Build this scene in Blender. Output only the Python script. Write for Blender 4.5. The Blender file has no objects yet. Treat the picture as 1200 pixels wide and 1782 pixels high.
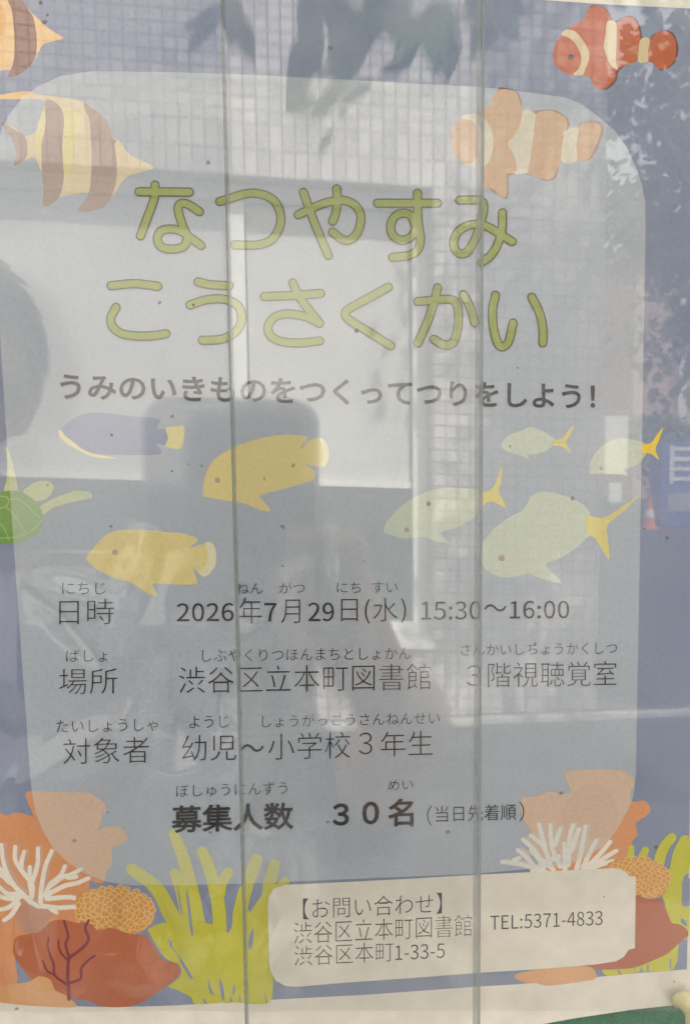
import bpy, bmesh, math, random, os
from mathutils import Vector, Matrix, geometry
sc = bpy.context.scene
C = sc.collection
R = math.radians

# ------------------------------------------------------------------ camera, sky, sun, exposure
cam_d = bpy.data.cameras.new('camera')
cam = bpy.data.objects.new('camera', cam_d); C.objects.link(cam)
cam_d.sensor_fit = 'VERTICAL'; cam_d.sensor_height = 24.0; cam_d.sensor_width = 24.0
cam_d.lens = 24.0 * 1340 / 1782
cam_d.clip_start = 0.002; cam_d.clip_end = 500
cam_d.dof.use_dof = True; cam_d.dof.focus_distance = 0.226; cam_d.dof.aperture_fstop = 32
rot = Matrix(((0.997187, 0.017468, -0.072892), (-0.074139, 0.086743, -0.993468), (-0.011031, 0.996078, 0.087794)))
cam.matrix_world = Matrix.Translation((0, -0.228, 0)) @ rot.to_4x4()
sc.camera = cam

SUN = Vector((0.25, 0.60, 0.76)).normalized()          # towards the sun
w = bpy.data.worlds.new('World'); sc.world = w; w.use_nodes = True
nt = w.node_tree; bg = nt.nodes['Background']
sky = nt.nodes.new('ShaderNodeTexSky'); sky.sky_type = 'NISHITA'; sky.sun_disc = False
sky.sun_elevation = math.asin(SUN.z); sky.sun_rotation = math.atan2(SUN.x, SUN.y)
sky.air_density = 0.7; sky.dust_density = 6.0; sky.ozone_density = 0.4
# thin bright cloud over the blue
tcw = nt.nodes.new('ShaderNodeTexCoord'); nzw = nt.nodes.new('ShaderNodeTexNoise'); nzw.inputs['Scale'].default_value = 2.2; nzw.inputs['Detail'].default_value = 7
rpw = nt.nodes.new('ShaderNodeMapRange'); rpw.inputs['From Min'].default_value = 0.26; rpw.inputs['From Max'].default_value = 0.50; rpw.inputs['To Max'].default_value = 0.9
mxw = nt.nodes.new('ShaderNodeMix'); mxw.data_type = 'RGBA'; mxw.inputs[7].default_value = (6.1, 5.95, 5.75, 1)
nt.links.new(tcw.outputs['Generated'], nzw.inputs['Vector']); nt.links.new(nzw.outputs[0], rpw.inputs['Value']); nt.links.new(rpw.outputs[0], mxw.inputs[0])
nt.links.new(sky.outputs[0], mxw.inputs[6]); nt.links.new(mxw.outputs[2], bg.inputs[0]); bg.inputs[1].default_value = 0.15
sl = bpy.data.lights.new('sun', 'SUN'); sl.energy = 3.0; sl.angle = R(0.53); sl.color = (1.0, 0.94, 0.86)
so = bpy.data.objects.new('sun', sl); C.objects.link(so)
so.rotation_euler = SUN.to_track_quat('Z', 'Y').to_euler(); so.location = (0, 0, 30)

sc.view_settings.view_transform = 'Standard'; sc.view_settings.look = 'None'
sc.view_settings.gamma = 1; sc.view_settings.use_curve_mapping = False
sc.view_settings.exposure = 2.08
sc.cycles.transparent_max_bounces = 40; sc.cycles.max_bounces = 10
sc.cycles.diffuse_bounces = 4; sc.cycles.glossy_bounces = 5; sc.cycles.transmission_bounces = 6
sc.cycles.caustics_reflective = False; sc.cycles.use_denoising = True
sc.cycles.sample_clamp_indirect = 12

GROUND = -1.40

# ------------------------------------------------------------------ materials
def lin(c):
    return tuple((v / 12.92 if v <= 0.04045 else ((v + 0.055) / 1.055) ** 2.4) for v in (x / 255 for x in c))
def new_mat(name):
    m = bpy.data.materials.new(name); m.use_nodes = True
    return m, m.node_tree, m.node_tree.nodes['Principled BSDF']
def node(nt, kind, **kw):
    n = nt.nodes.new(kind)
    for k, v in kw.items(): setattr(n, k, v)
    return n
def mottled(name, rgb, scale=30, amount=0.25, rough=0.7, spec=0.3, bump=0.0, bscale=None, detail=6, metal=0.0, srgb=False):
    """Solid colour broken up by noise, with an optional noise bump."""
    m, nt, p = new_mat(name)
    c = lin(rgb) if srgb else rgb
    tc = node(nt, 'ShaderNodeTexCoord'); nz = node(nt, 'ShaderNodeTexNoise')
    nz.inputs['Scale'].default_value = scale; nz.inputs['Detail'].default_value = detail
    nt.links.new(tc.outputs['Object'], nz.inputs['Vector'])
    rp = node(nt, 'ShaderNodeValToRGB')
    rp.color_ramp.elements[0].position = 0.3; rp.color_ramp.elements[1].position = 0.7
    rp.color_ramp.elements[0].color = tuple(v * (1 - amount) for v in c) + (1,)
    rp.color_ramp.elements[1].color = tuple(min(1, v * (1 + amount)) for v in c) + (1,)
    nt.links.new(nz.outputs[0], rp.inputs[0]); nt.links.new(rp.outputs[0], p.inputs['Base Color'])
    p.inputs['Roughness'].default_value = rough; p.inputs['Specular IOR Level'].default_value = spec
    p.inputs['Metallic'].default_value = metal
    if bump:
        n2 = node(nt, 'ShaderNodeTexNoise'); n2.inputs['Scale'].default_value = bscale or scale * 3
        n2.inputs['Detail'].default_value = 8
        nt.links.new(tc.outputs['Object'], n2.inputs['Vector'])
        b = node(nt, 'ShaderNodeBump'); b.inputs['Strength'].default_value = bump; b.inputs['Distance'].default_value = 0.002
        nt.links.new(n2.outputs[0], b.inputs['Height']); nt.links.new(b.outputs[0], p.inputs['Normal'])
    return m
_ink = {}
def ink(rgb):
    """Printed colour on slightly fibrous paper (sRGB 0-255)."""
    if rgb not in _ink:
        _ink[rgb] = mottled('print_%02x%02x%02x' % rgb, rgb, scale=900, amount=0.05, rough=0.6, spec=0.15, srgb=True, detail=3)
    return _ink[rgb]

def thin_glass(name, ior=1.5, tint=(0.985, 0.995, 0.985), rough=0.0, weight=1.0):
    m = bpy.data.materials.new(name); m.use_nodes = True; nt = m.node_tree
    nt.nodes.remove(nt.nodes['Principled BSDF']); out = nt.nodes['Material Output']
    fr = node(nt, 'ShaderNodeFresnel')                    # same outer index on both faces: the thin sheet does not bend what passes
    ge = node(nt, 'ShaderNodeNewGeometry'); im = node(nt, 'ShaderNodeMix', data_type='FLOAT')
    im.inputs[2].default_value = ior; im.inputs[3].default_value = 1 / ior
    nt.links.new(ge.outputs['Backfacing'], im.inputs[0]); nt.links.new(im.outputs[0], fr.inputs[0])
    tr = node(nt, 'ShaderNodeBsdfTransparent'); tr.inputs[0].default_value = tint + (1,)
    gl = node(nt, 'ShaderNodeBsdfGlossy'); gl.inputs['Roughness'].default_value = rough
    mx = node(nt, 'ShaderNodeMixShader')
    if weight != 1.0:
        mu = node(nt, 'ShaderNodeMath', operation='MULTIPLY'); mu.inputs[1].default_value = weight
        nt.links.new(fr.outputs[0], mu.inputs[0]); nt.links.new(mu.outputs[0], mx.inputs[0])
    else:
        nt.links.new(fr.outputs[0], mx.inputs[0])
    nt.links.new(tr.outputs[0], mx.inputs[1]); nt.links.new(gl.outputs[0], mx.inputs[2])
    nt.links.new(mx.outputs[0], out.inputs[0])
    return m

# ------------------------------------------------------------------ object helpers
def link_mesh(name, verts, faces, mats, parent=None, fmat=None, smooth=False, origin=None):
    me = bpy.data.meshes.new(name)
    o_ = Vector(origin) if origin is not None else (Vector(parent.location) if parent is not None and parent.parent is None else Vector((0, 0, 0)))
    if parent is not None and parent.parent is not None: o_ = Vector(parent.parent.location) + Vector(parent.location)
    me.from_pydata([tuple(Vector(v) - o_) for v in verts], [], faces)
    if not isinstance(mats, (list, tuple)): mats = [mats]
    for m in mats: me.materials.append(m)
    if fmat: me.polygons.foreach_set('material_index', fmat)
    if smooth: me.polygons.foreach_set('use_smooth', [True] * len(me.polygons))
    me.update()
    o = bpy.data.objects.new(name, me); C.objects.link(o)
    if parent is not None: o.parent = parent
    elif origin is not None: o.location = o_
    return o
def thing(name, label, cat, loc, group=None):
    o = bpy.data.objects.new(name, None); C.objects.link(o); o.location = loc
    o.empty_display_size = 0.05
    return tag(o, label, cat, group)
def tag(o, label, cat, group=None):
    o['label'] = label; o['category'] = cat
    if group: o['group'] = group
    return o
class MB:
    """Collects shapes for one mesh."""
    def __init__(s): s.v = []; s.f = []; s.m = []
    def add(s, vs, fs, mi=0):
        b = len(s.v); s.v += [tuple(v) for v in vs]; s.f += [tuple(i + b for i in f) for f in fs]; s.m += [mi] * len(fs)
    def box(s, x0, x1, y0, y1, z0, z1, mi=0, bev=0.0):
        bm = bmesh.new(); bmesh.ops.create_cube(bm, size=1)
        for v in bm.verts:
            v.co = Vector(((x0 + x1) / 2 + v.co.x * (x1 - x0), (y0 + y1) / 2 + v.co.y * (y1 - y0), (z0 + z1) / 2 + v.co.z * (z1 - z0)))
        if bev: bmesh.ops.bevel(bm, geom=list(bm.edges), offset=bev, segments=2, profile=0.5, affect='EDGES')
        bm.verts.index_update()
        s.add([v.co.copy() for v in bm.verts], [[v.index for v in f.verts] for f in bm.faces], mi); bm.free()
    def tube(s, pts, rad, n=10, mi=0):
        pts = [Vector(p) for p in pts]; rings = []; up = Vector((0.13, 0.21, 0.97))
        for i, p in enumerate(pts):
            t = (pts[min(i + 1, len(pts) - 1)] - pts[max(i - 1, 0)]).normalized()
            a = t.cross(up)
            if a.length < 0.1: a = t.cross(Vector((1, 0, 0)))
            a.normalize(); b = t.cross(a); r = rad[i] if isinstance(rad, (list, tuple)) else rad
            rings.append([p + (a * math.cos(2 * math.pi * k / n) + b * math.sin(2 * math.pi * k / n)) * r for k in range(n)])
        vs = [v for r_ in rings for v in r_]; fs = []
        for i in range(len(pts) - 1):
            for k in range(n): fs.append((i * n + k, i * n + (k + 1) % n, (i + 1) * n + (k + 1) % n, (i + 1) * n + k))
        fs.append(tuple(range(n))[::-1]); fs.append(tuple(range((len(pts) - 1) * n, len(pts) * n)))
        s.add(vs, fs, mi)
    def ball(s, c, r, n=16, mi=0, axes=None):
        """Ellipsoid; r a number or (rx, ry, rz)."""
        r = (r, r, r) if isinstance(r, (int, float)) else r; m = n // 2; vs = [(0, 0, 1)]; fs = []
        for i in range(1, m):
            th = math.pi * i / m
            for k in range(n): vs.append((math.sin(th) * math.cos(2 * math.pi * k / n), math.sin(th) * math.sin(2 * math.pi * k / n), math.cos(th)))
        vs.append((0, 0, -1)); last = len(vs) - 1
        for k in range(n): fs.append((0, 1 + k, 1 + (k + 1) % n))
        for i in range(m - 2):
            for k in range(n):
                a = 1 + i * n; fs.append((a + k, a + n + k, a + n + (k + 1) % n, a + (k + 1) % n))
        a = 1 + (m - 2) * n
        for k in range(n): fs.append((a + k, last, a + (k + 1) % n))
        c = Vector(c); out = []
        for v in vs:
            q = Vector((v[0] * r[0], v[1] * r[1], v[2] * r[2]))
            if axes is not None: q = axes @ q
            out.append(c + q)
        s.add(out, fs, mi)
    def cap(s, p, q, r0, r1, n=14, mi=0):
        """Tapered capsule from p to q."""
        p = Vector(p); q = Vector(q); L = (q - p).length; k = max(2, int(L / max(0.004, min(r0, r1) * 0.7)))
        t = (q - p).normalized(); pts = []; rad = []
        for a in (-1.0, -0.94, -0.75, -0.45): pts.append(p + t * a * r0); rad.append(r0 * math.sqrt(max(0.0004, 1 - a * a)))
        for i in range(k + 1): u = i / k; pts.append(p.lerp(q, u)); rad.append(r0 + (r1 - r0) * u)
        for a in (0.45, 0.75, 0.94, 1.0): pts.append(q + t * a * r1); rad.append(r1 * math.sqrt(max(0.0004, 1 - a * a)))
        s.tube(pts, rad, n, mi)
    def build(s, name, mats, parent=None, smooth=False, origin=None):
        return link_mesh(name, s.v, s.f, mats, parent, s.m, smooth, origin)

# ------------------------------------------------------------------ ground
m_asphalt = mottled('asphalt', (0.055, 0.056, 0.06), scale=3, amount=0.3, rough=0.85, bump=0.6, bscale=140)
o = link_mesh('ground', [(-60, -90, GROUND), (60, -90, GROUND), (60, 40, GROUND), (-60, 40, GROUND)], [(0, 1, 2, 3)], m_asphalt)
o['kind'] = 'structure'
m_paver = mottled('pavement_concrete', (0.17, 0.165, 0.155), scale=5, amount=0.2, rough=0.9, bump=0.5, bscale=90)
mb = MB(); mb.box(-12, 12, -2.0, 6.0, GROUND - 0.1, GROUND + 0.02)
o = mb.build('pavement', m_paver); o['kind'] = 'structure'
m_kerb = mottled('kerb_stone', (0.42, 0.41, 0.38), scale=9, amount=0.2, rough=0.85, bump=0.3)
mb = MB(); mb.box(-12, 12, -3.60, -3.55, GROUND - 0.1, GROUND + 0.03, bev=0.008)
o = mb.build('kerb', m_kerb); o['kind'] = 'structure'

# ------------------------------------------------------------------ tiled building across the path
BY = -3.708                                             # plane of its tiled face
def course(x, z): return z - 0.045 * x                  # the courses fall gently to the right
WX0, WX1, WZ0, WZ1 = -2.30, 0.72, -0.968, 1.268         # window opening
def tile_material():
    m, nt, p = new_mat('white_square_tiles')
    tc = node(nt, 'ShaderNodeTexCoord'); sp = node(nt, 'ShaderNodeSeparateXYZ')
    nt.links.new(tc.outputs['Object'], sp.inputs[0])
    def mth(op, a, b=None, c=None):
        n = node(nt, 'ShaderNodeMath', operation=op)
        for i, v in enumerate((a, b, c)):
            if v is None: continue
            if isinstance(v, (int, float)): n.inputs[i].default_value = v
            else: nt.links.new(v, n.inputs[i])
        return n.outputs[0]
    P = 0.0605
    x = mth('DIVIDE', sp.outputs[0], P)
    zz = mth('ADD', sp.outputs[2], mth('MULTIPLY', sp.outputs[0], 0.045))
    zr = mth('SUBTRACT', zz, WZ1 - GROUND)              # height above the window head
    # two soldier courses of tall tiles over the opening
    tall = mth('MULTIPLY', mth('GREATER_THAN', zr, 0.0), mth('LESS_THAN', zr, 4 * P))
    zt = mth('DIVIDE', zr, mth('MULTIPLY_ADD', tall, P, P))
    def joint(v, wdt):
        f = mth('FRACT', v); return mth('MINIMUM', f, mth('SUBTRACT', 1.0, f))
    jx = joint(x, 0); jz = mth('MULTIPLY', joint(zt, 0), mth('ADD', tall, 1.0))
    e = mth('MINIMUM', jx, jz)
    mask = node(nt, 'ShaderNodeMapRange'); mask.inputs['From Min'].default_value = 0.05; mask.inputs['From Max'].default_value = 0.10
    nt.links.new(e, mask.inputs['Value'])
    cm = node(nt, 'ShaderNodeCombineXYZ')
    nt.links.new(mth('FLOOR', x), cm.inputs[0]); nt.links.new(mth('FLOOR', zt), cm.inputs[1]); nt.links.new(tall, cm.inputs[2])
    wn = node(nt, 'ShaderNodeTexWhiteNoise'); nt.links.new(cm.outputs[0], wn.inputs['Vector'])
    rp = node(nt, 'ShaderNodeValToRGB')
    rp.color_ramp.elements[0].color = (0.46, 0.43, 0.42, 1); rp.color_ramp.elements[1].color = (0.70, 0.66, 0.64, 1)
    nt.links.new(wn.outputs[0], rp.inputs[0])
    nz = node(nt, 'ShaderNodeTexNoise'); nz.inputs['Scale'].default_value = 2.5; nz.inputs['Detail'].default_value = 6
    nt.links.new(tc.outputs['Object'], nz.inputs['Vector'])
    mul = node(nt, 'ShaderNodeMix', data_type='RGBA', blend_type='MULTIPLY'); mul.inputs[0].default_value = 0.35
    nt.links.new(rp.outputs[0], mul.inputs[6]); nt.links.new(nz.outputs[0], mul.inputs[7])
    mx = node(nt, 'ShaderNodeMix', data_type='RGBA')
    mx.inputs[6].default_value = (0.22, 0.21, 0.21, 1)
    nt.links.new(mask.outputs[0], mx.inputs[0]); nt.links.new(mul.outputs[2], mx.inputs[7])
    nt.links.new(mx.outputs[2], p.inputs['Base Color'])
    rr = node(nt, 'ShaderNodeMapRange'); rr.inputs['To Min'].default_value = 0.8; rr.inputs['To Max'].default_value = 0.32
    nt.links.new(mask.outputs[0], rr.inputs['Value']); nt.links.new(rr.outputs[0], p.inputs['Roughness'])
    b = node(nt, 'ShaderNodeBump'); b.inputs['Distance'].default_value = 0.003; b.inputs['Strength'].default_value = 0.8
    nt.links.new(mask.outputs[0], b.inputs['Height']); nt.links.new(b.outputs[0], p.inputs['Normal'])
    return m
m_tile = tile_material()
m_alu = mottled('white_window_metal', (0.72, 0.71, 0.68), scale=12, amount=0.06, rough=0.4, spec=0.5)
m_blind = mottled('pale_blind_cloth', (0.52, 0.51, 0.49), scale=4, amount=0.08, rough=0.9, bump=0.3, bscale=300)
m_dark = mottled('dark_room', (0.05, 0.055, 0.055), scale=3, amount=0.3, rough=0.8)
m_wpane = mottled('dark_window_glass', (0.06, 0.07, 0.07), scale=2, amount=0.3, rough=0.06, spec=0.5)
bld = thing('building', 'white tiled building across the path with a wide blind hung window, mirrored in the glass', 'building', (0, BY, GROUND))
BX0, BX1, BZ0, BZ1 = -5.5, 1.59, GROUND - 0.2, 2.6
def wall_mesh():
    xs = [BX0, WX0, WX1, BX1]; zs = [BZ0, WZ0, WZ1, BZ1]; v = []; f = []
    for z in zs:
        for x in xs: v.append((x, BY, course(x, z)))
    for j in range(3):
        for i in range(3):
            if i == 1 and j == 1: continue
            f.append((j * 4 + i, j * 4 + i + 1, (j + 1) * 4 + i + 1, (j + 1) * 4 + i))
    b = len(v); dp = 0.16                                # reveals
    ring = [(WX0, WZ0), (WX1, WZ0), (WX1, WZ1), (WX0, WZ1)]; idx = [5, 6, 10, 9]
    for x, z in ring: v.append((x, BY - dp, course(x, z)))
    for k in range(4): f.append((idx[k], b + k, b + (k + 1) % 4, idx[(k + 1) % 4]))
    b2 = len(v); D = 5.0                                 # side walls, back
    for x in (BX0, BX1):
        for z in (BZ0, BZ1): v.append((x, BY - D, course(x, z)))
    f += [(0, 12, b2 + 1, b2), (3, b2 + 2, b2 + 3, 15), (b2, b2 + 1, b2 + 3, b2 + 2)]
    return v, f
v, f = wall_mesh(); link_mesh('wall', v, f, m_tile, bld)
mb = MB()
mb.add([(BX0 - 0.1, BY + 0.25, course(BX0, BZ1)), (BX1 + 0.1, BY + 0.25, course(BX1, BZ1)), (BX1 + 0.1, BY - 5.1, course(BX1, BZ1)), (BX0 - 0.1, BY - 5.1, course(BX0, BZ1)),
        (BX0 - 0.1, BY + 0.25, course(BX0, BZ1 + 0.3)), (BX1 + 0.1, BY + 0.25, course(BX1, BZ1 + 0.3)), (BX1 + 0.1, BY - 5.1, course(BX1, BZ1 + 0.3)), (BX0 - 0.1, BY - 5.1, course(BX0, BZ1 + 0.3))],
       [(3, 2, 1, 0), (4, 5, 6, 7), (0, 1, 5, 4), (1, 2, 6, 5), (2, 3, 7, 6), (3, 0, 4, 7)])
mb.build('roof', m_kerb, bld)
def slab(mb, x0, x1, y0, y1, z0, z1, mi=0):               # box that follows the courses
    vs = [(x, y, course(x, z)) for z in (z0, z1) for y in (y0, y1) for x in (x0, x1)]
    mb.add(vs, [(0, 2, 3, 1), (4, 5, 7, 6), (0, 1, 5, 4), (2, 6, 7, 3), (0, 4, 6, 2), (1, 3, 7, 5)], mi)
win = bpy.data.objects.new('window', None); C.objects.link(win); win.parent = bld
YF = BY - 0.16
mb = MB()
slab(mb, WX0 + .002, WX1 - .002, YF - .05, YF + .035, WZ1 - .07, WZ1 - .002); slab(mb, WX0 + .002, WX1 - .002, YF - .05, YF + .035, WZ0 + .002, WZ0 + .055)
slab(mb, WX1 - .075, WX1 - .003, YF - .05, YF + .033, WZ0 + .056, WZ1 - .071); slab(mb, WX0 + .003, WX0 + .075, YF - .05, YF + .033, WZ0 + .056, WZ1 - .071)
slab(mb, -.275, -.195, YF - .05, YF + .045, WZ0 + .056, WZ1 - .071)
mb.build('frame', m_alu, win)
mb = MB(); slab(mb, WX0, WX1, BY - .16, BY + .05, WZ0 - .035, WZ0 + .001); mb.build('sill', m_alu, win)
mb = MB(); slab(mb, WX0 + .08, -.28, YF - .03, YF - .022, WZ0 + .05, WZ1 - .07); slab(mb, -.19, WX1 - .08, YF - .03, YF - .022, WZ0 + .05, WZ1 - .07)
mb.build('pane', m_wpane, win)
for x0, x1 in ((WX0 + .09, -.285), (-.185, WX1 - .085)):
    mb = MB(); slab(mb, x0, x1, YF - .018, YF - .012, -.17, WZ1 - .08)
    slab(mb, x0, x1, YF - .021, YF + .012, -.205, -.171, 1)
    mb.build('blind', [m_blind, m_alu], win)

# ------------------------------------------------------------------ trees and hedge
def leaf_mat(name, c, trans=0.12):
    m = bpy.data.materials.new(name); m.use_nodes = True; nt = m.node_tree; p = nt.nodes['Principled BSDF']
    g = node(nt, 'ShaderNodeNewGeometry'); rp = node(nt, 'ShaderNodeValToRGB')
    rp.color_ramp.elements[0].color = tuple(v * 0.6 for v in c) + (1,); rp.color_ramp.elements[1].color = tuple(min(1, v * 1.5) for v in c) + (1,)
    nt.links.new(g.outputs['Random Per Island'], rp.inputs[0]); nt.links.new(rp.outputs[0], p.inputs['Base Color'])
    p.inputs['Roughness'].default_value = 0.65; p.inputs['Specular IOR Level'].default_value = 0.25
    tl = node(nt, 'ShaderNodeBsdfTranslucent'); nt.links.new(rp.outputs[0], tl.inputs[0])
    mx = node(nt, 'ShaderNodeMixShader'); mx.inputs[0].default_value = trans
    nt.links.new(p.outputs[0], mx.inputs[1]); nt.links.new(tl.outputs[0], mx.inputs[2])
    nt.links.new(mx.outputs[0], nt.nodes['Material Output'].inputs[0])
    return m
m_leaf = leaf_mat('leaf_green', (0.05, 0.095, 0.035)); m_leaf2 = leaf_mat('leaf_dark_green', (0.11, 0.12, 0.05), 0.3); m_leaf2.node_tree.nodes['Principled BSDF'].inputs['Roughness'].default_value = 0.4; m_leaf2.node_tree.nodes['Principled BSDF'].inputs['Specular IOR Level'].default_value = 0.6
m_bark = mottled('bark', (0.10, 0.075, 0.055), scale=14, amount=0.4, rough=0.9, bump=1.0, bscale=50)
def leaf(mb, p, d, n, L, W, curl=0.12):
    """Pointed leaf, folded on its midrib."""
    d = d.normalized(); s = d.cross(n)
    if s.length < 1e-3: s = d.cross(Vector((1, 0, 0.3)))
    s.normalize(); n = s.cross(d).normalized(); vs = []
    for u, wv in ((0, 0.06), (0.22, 0.8), (0.45, 1.0), (0.72, 0.62), (1.0, 0.02)):
        c = p + d * L * u - n * curl * L * u * u
        vs += [c - s * W * wv / 2 + n * W * 0.14 * wv, c, c + s * W * wv / 2 + n * W * 0.14 * wv]
    fs = []
    for i in range(4):
        a = i * 3; fs += [(a, a + 1, a + 4, a + 3), (a + 1, a + 2, a + 5, a + 4)]
    mb.add(vs, fs)
def quad_leaf(mb, p, d, n, L, W):
    d = d.normalized(); s = d.cross(n)
    if s.length < 1e-3: s = d.cross(Vector((1, 0, 0.3)))
    s.normalize()
    mb.add([p, p + d * L * .5 - s * W / 2, p + d * L, p + d * L * .5 + s * W / 2], [(0, 1, 2, 3)])
def rnd(rg): return Vector((rg.gauss(0, 1), rg.gauss(0, 1), rg.gauss(0, 1))).normalized()
def crown(rg, clumps, per, L, W, fine=False):
    mb = MB()
    for c, r in clumps:
        c = Vector(c)
        for _ in range(per):
            q = rnd(rg) * (rg.random() ** 0.45); p = c + Vector((q.x * r[0], q.y * r[1], q.z * r[2]))
            d = (rnd(rg) + Vector((0, 0, -0.5))); n = rnd(rg) + Vector((0, 0, 0.8)); k = rg.uniform(.7, 1.25)
            (leaf if fine else quad_leaf)(mb, p, d, n, L * k, W * k)
    return mb
def tree(label, base, top, r0, limbs, clumps, per, L, W, lm, seed, group, extra=None):
    rg = random.Random(seed); t = thing('tree', label, 'tree', base, group)
    mb = MB(); b = Vector(base); tp = Vector(top); mid = b.lerp(tp, .5) + Vector((.06, -.04, 0))
    mb.tube([b, b.lerp(mid, .5), mid, tp], [r0 * 1.25, r0, r0 * .85, r0 * .6], 12)
    for q in limbs:
        q = Vector(q); m_ = tp.lerp(q, .5) + Vector((0, 0, .1)); mb.tube([tp - Vector((0, 0, .1)), m_, q], [r0 * .5, r0 * .32, r0 * .12], 8)
    mb.build('trunk', m_bark, t, smooth=True)
    cb = crown(rg, clumps, per, L, W)
    if extra: extra(cb, rg)
    cb.build('crown', lm, t)
    return t
def spread(rg, c, R3, n, r):
    out = []
    for _ in range(n):
        q = rnd(rg) * rg.random() ** .4; out.append(((c[0] + q.x * R3[0], c[1] + q.y * R3[1], c[2] + q.z * R3[2]), tuple(rg.uniform(.7, 1.2) * k for k in r)))
    return out
rg = random.Random(5)
TG = 'trees around the path'
# shade tree whose low twigs hang between the glass and the tiled building
hang = [  # x, z of the leaf's stem end, x, z of its tip, width
    (-.06, .66, -.13, .635, .020), (-.055, .655, -.115, .585, .030), (-.04, .66, -.045, .585, .038), (-.04, .64, -.012, .565, .034),
    (-.01, .665, .06, .655, .020), (.085, .675, .062, .575, .05), (.088, .66, .035, .52, .052), (.07, .565, .115, .567, .018), (.10, .66, .13, .575, .05),
    (.13, .67, .115, .52, .058), (.115, .575, .11, .515, .045), (.15, .66, .13, .55, .05), (.13, .56, .07, .505, .030), (.17, .67, .16, .605, .06),
    (.19, .66, .195, .602, .055), (.22, .665, .225, .585, .058), (.255, .655, .20, .592, .045), (.235, .60, .175, .575, .024), (.17, .565, .115, .530, .026),
    (.26, .66, .268, .565, .055), (.285, .66, .292, .572, .05), (.30, .655, .34, .60, .045), (.32, .67, .37, .625, .05), (.35, .67, .40, .65, .045),
    (.08, .517, .035, .497, .030), (.10, .505, .062, .480, .013), (.105, .49, .082, .452, .018), (.125, .497, .112, .487, .012), (.145, .49, .14, .478, .016),
    (.2, .69, .24, .61, .06), (.14, .70, .20, .62, .055), (.29, .69, .25, .61, .06), (.37, .69, .33, .61, .05)]
def hanging(mb, rg):
    for x0, z0, x1, z1, wd in hang:
        x0 -= .027; x1 -= .027
        y = -1.108 + rg.uniform(-.05, .05); a = Vector((x0, y, z0)); b = Vector((x1, y + rg.uniform(-.02, .02), z1))
        leaf(mb, a, b - a, Vector((rg.uniform(-.25, .25), 1, rg.uniform(-.2, .3))), (b - a).length, wd, 0.05)
    for _ in range(420):                                  # the spray they hang from, above
        x = rg.uniform(-.15, 1.6); z = .80 + abs(rg.gauss(0, .16)) + .12 * max(0, x - .4); y = -1.15 + rg.gauss(0, .16)
        leaf(mb, Vector((x, y, z)), rnd(rg) + Vector((0, 0, -1.2)), rnd(rg), rg.uniform(.06, .1), rg.uniform(.03, .05))
tree('leafy tree whose low twigs hang before the tiled wall, mirrored along the top', (2.2, -1.25, GROUND), (2.1, -1.3, .5), .085,
     [(1.3, -1.5, 1.8), (2.4, -1.9, 1.9), (1.9, -2.0, 2.6), (2.6, -1.1, 2.0), (1.2, -1.2, 1.2), (.3, -1.12, .86)],
     spread(rg, (2.28, -1.85, 2.0), (.72, .6, .95), 30, (.34, .32, .28)) + spread(rg, (2.2, -1.85, 3.5), (.7, .55, .7), 18, (.34, .32, .28)), 110, .085, .045, m_leaf, 11, TG, hanging)
# big canopy over the noticeboard
tree('broad shade tree standing behind the noticeboard with its canopy overhead', (1.0, 1.3, GROUND), (.8, 1.1, 1.3), .13,
     [(-.4, .6, 2.0), (1.6, .4, 2.1), (.3, -.2, 2.1), (.9, 1.4, 2.5), (-.6, 1.3, 2.2)],
     spread(rg, (.35, .95, 2.35), (1.5, .8, .45), 40, (.42, .42, .28)), 60, .12, .065, m_leaf, 12, TG)
# trees far past the corner of the tiled building
FT = [('dense dark tree just past the corner of the tiled building', (3.9, -6.2, GROUND), 2.6, (3.4, -6.6, 2.2), (.7, .7, 2.0), 56, (.42, .42, .33), 21),
      ('taller dark tree behind the one past the corner, sky showing between its leaves', (5.6, -8.6, GROUND), 3.6, (5.2, -8.6, 3.0), (1.1, .9, 2.9), 50, (.5, .5, .4), 22),
      ('wide tree at the end of the street with pinkish walls showing under it', (9.2, -14.5, GROUND), 4.5, (8.9, -14.6, 3.6), (1.5, 1.0, 1.2), 26, (.75, .7, .5), 23)]
for lb, base, hgt, c, R3, nc, r, sd in FT:
    rg2 = random.Random(sd)
    tree(lb, base, (base[0] - .15, base[1], GROUND + hgt), .12, [(c[0] + rg2.uniform(-1, 1) * R3[0] * .7, c[1] + rg2.uniform(-.5, .5), c[2] + rg2.uniform(-.3, .8) * R3[2] * .7) for _ in range(6)],
         spread(rg2, c, R3, nc, r), 40, .15, .085, m_leaf2, sd, TG)
hd = MB(); rg2 = random.Random(31)
for _ in range(2600):
    x = rg2.uniform(6.5, 11); y = -13.9 + rg2.uniform(-.5, .5); z = GROUND + 1.75 * rg2.random() ** .4 + .1 * math.sin(x * 3)
    quad_leaf(hd, Vector((x, y, z)), rnd(rg2), rnd(rg2) + Vector((0, .6, .5)), .14, .1)
tag(hd.build('hedge', m_leaf, origin=(8.7, -13.9, GROUND)), 'clipped green hedge running in front of the pinkish building', 'hedge')

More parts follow.
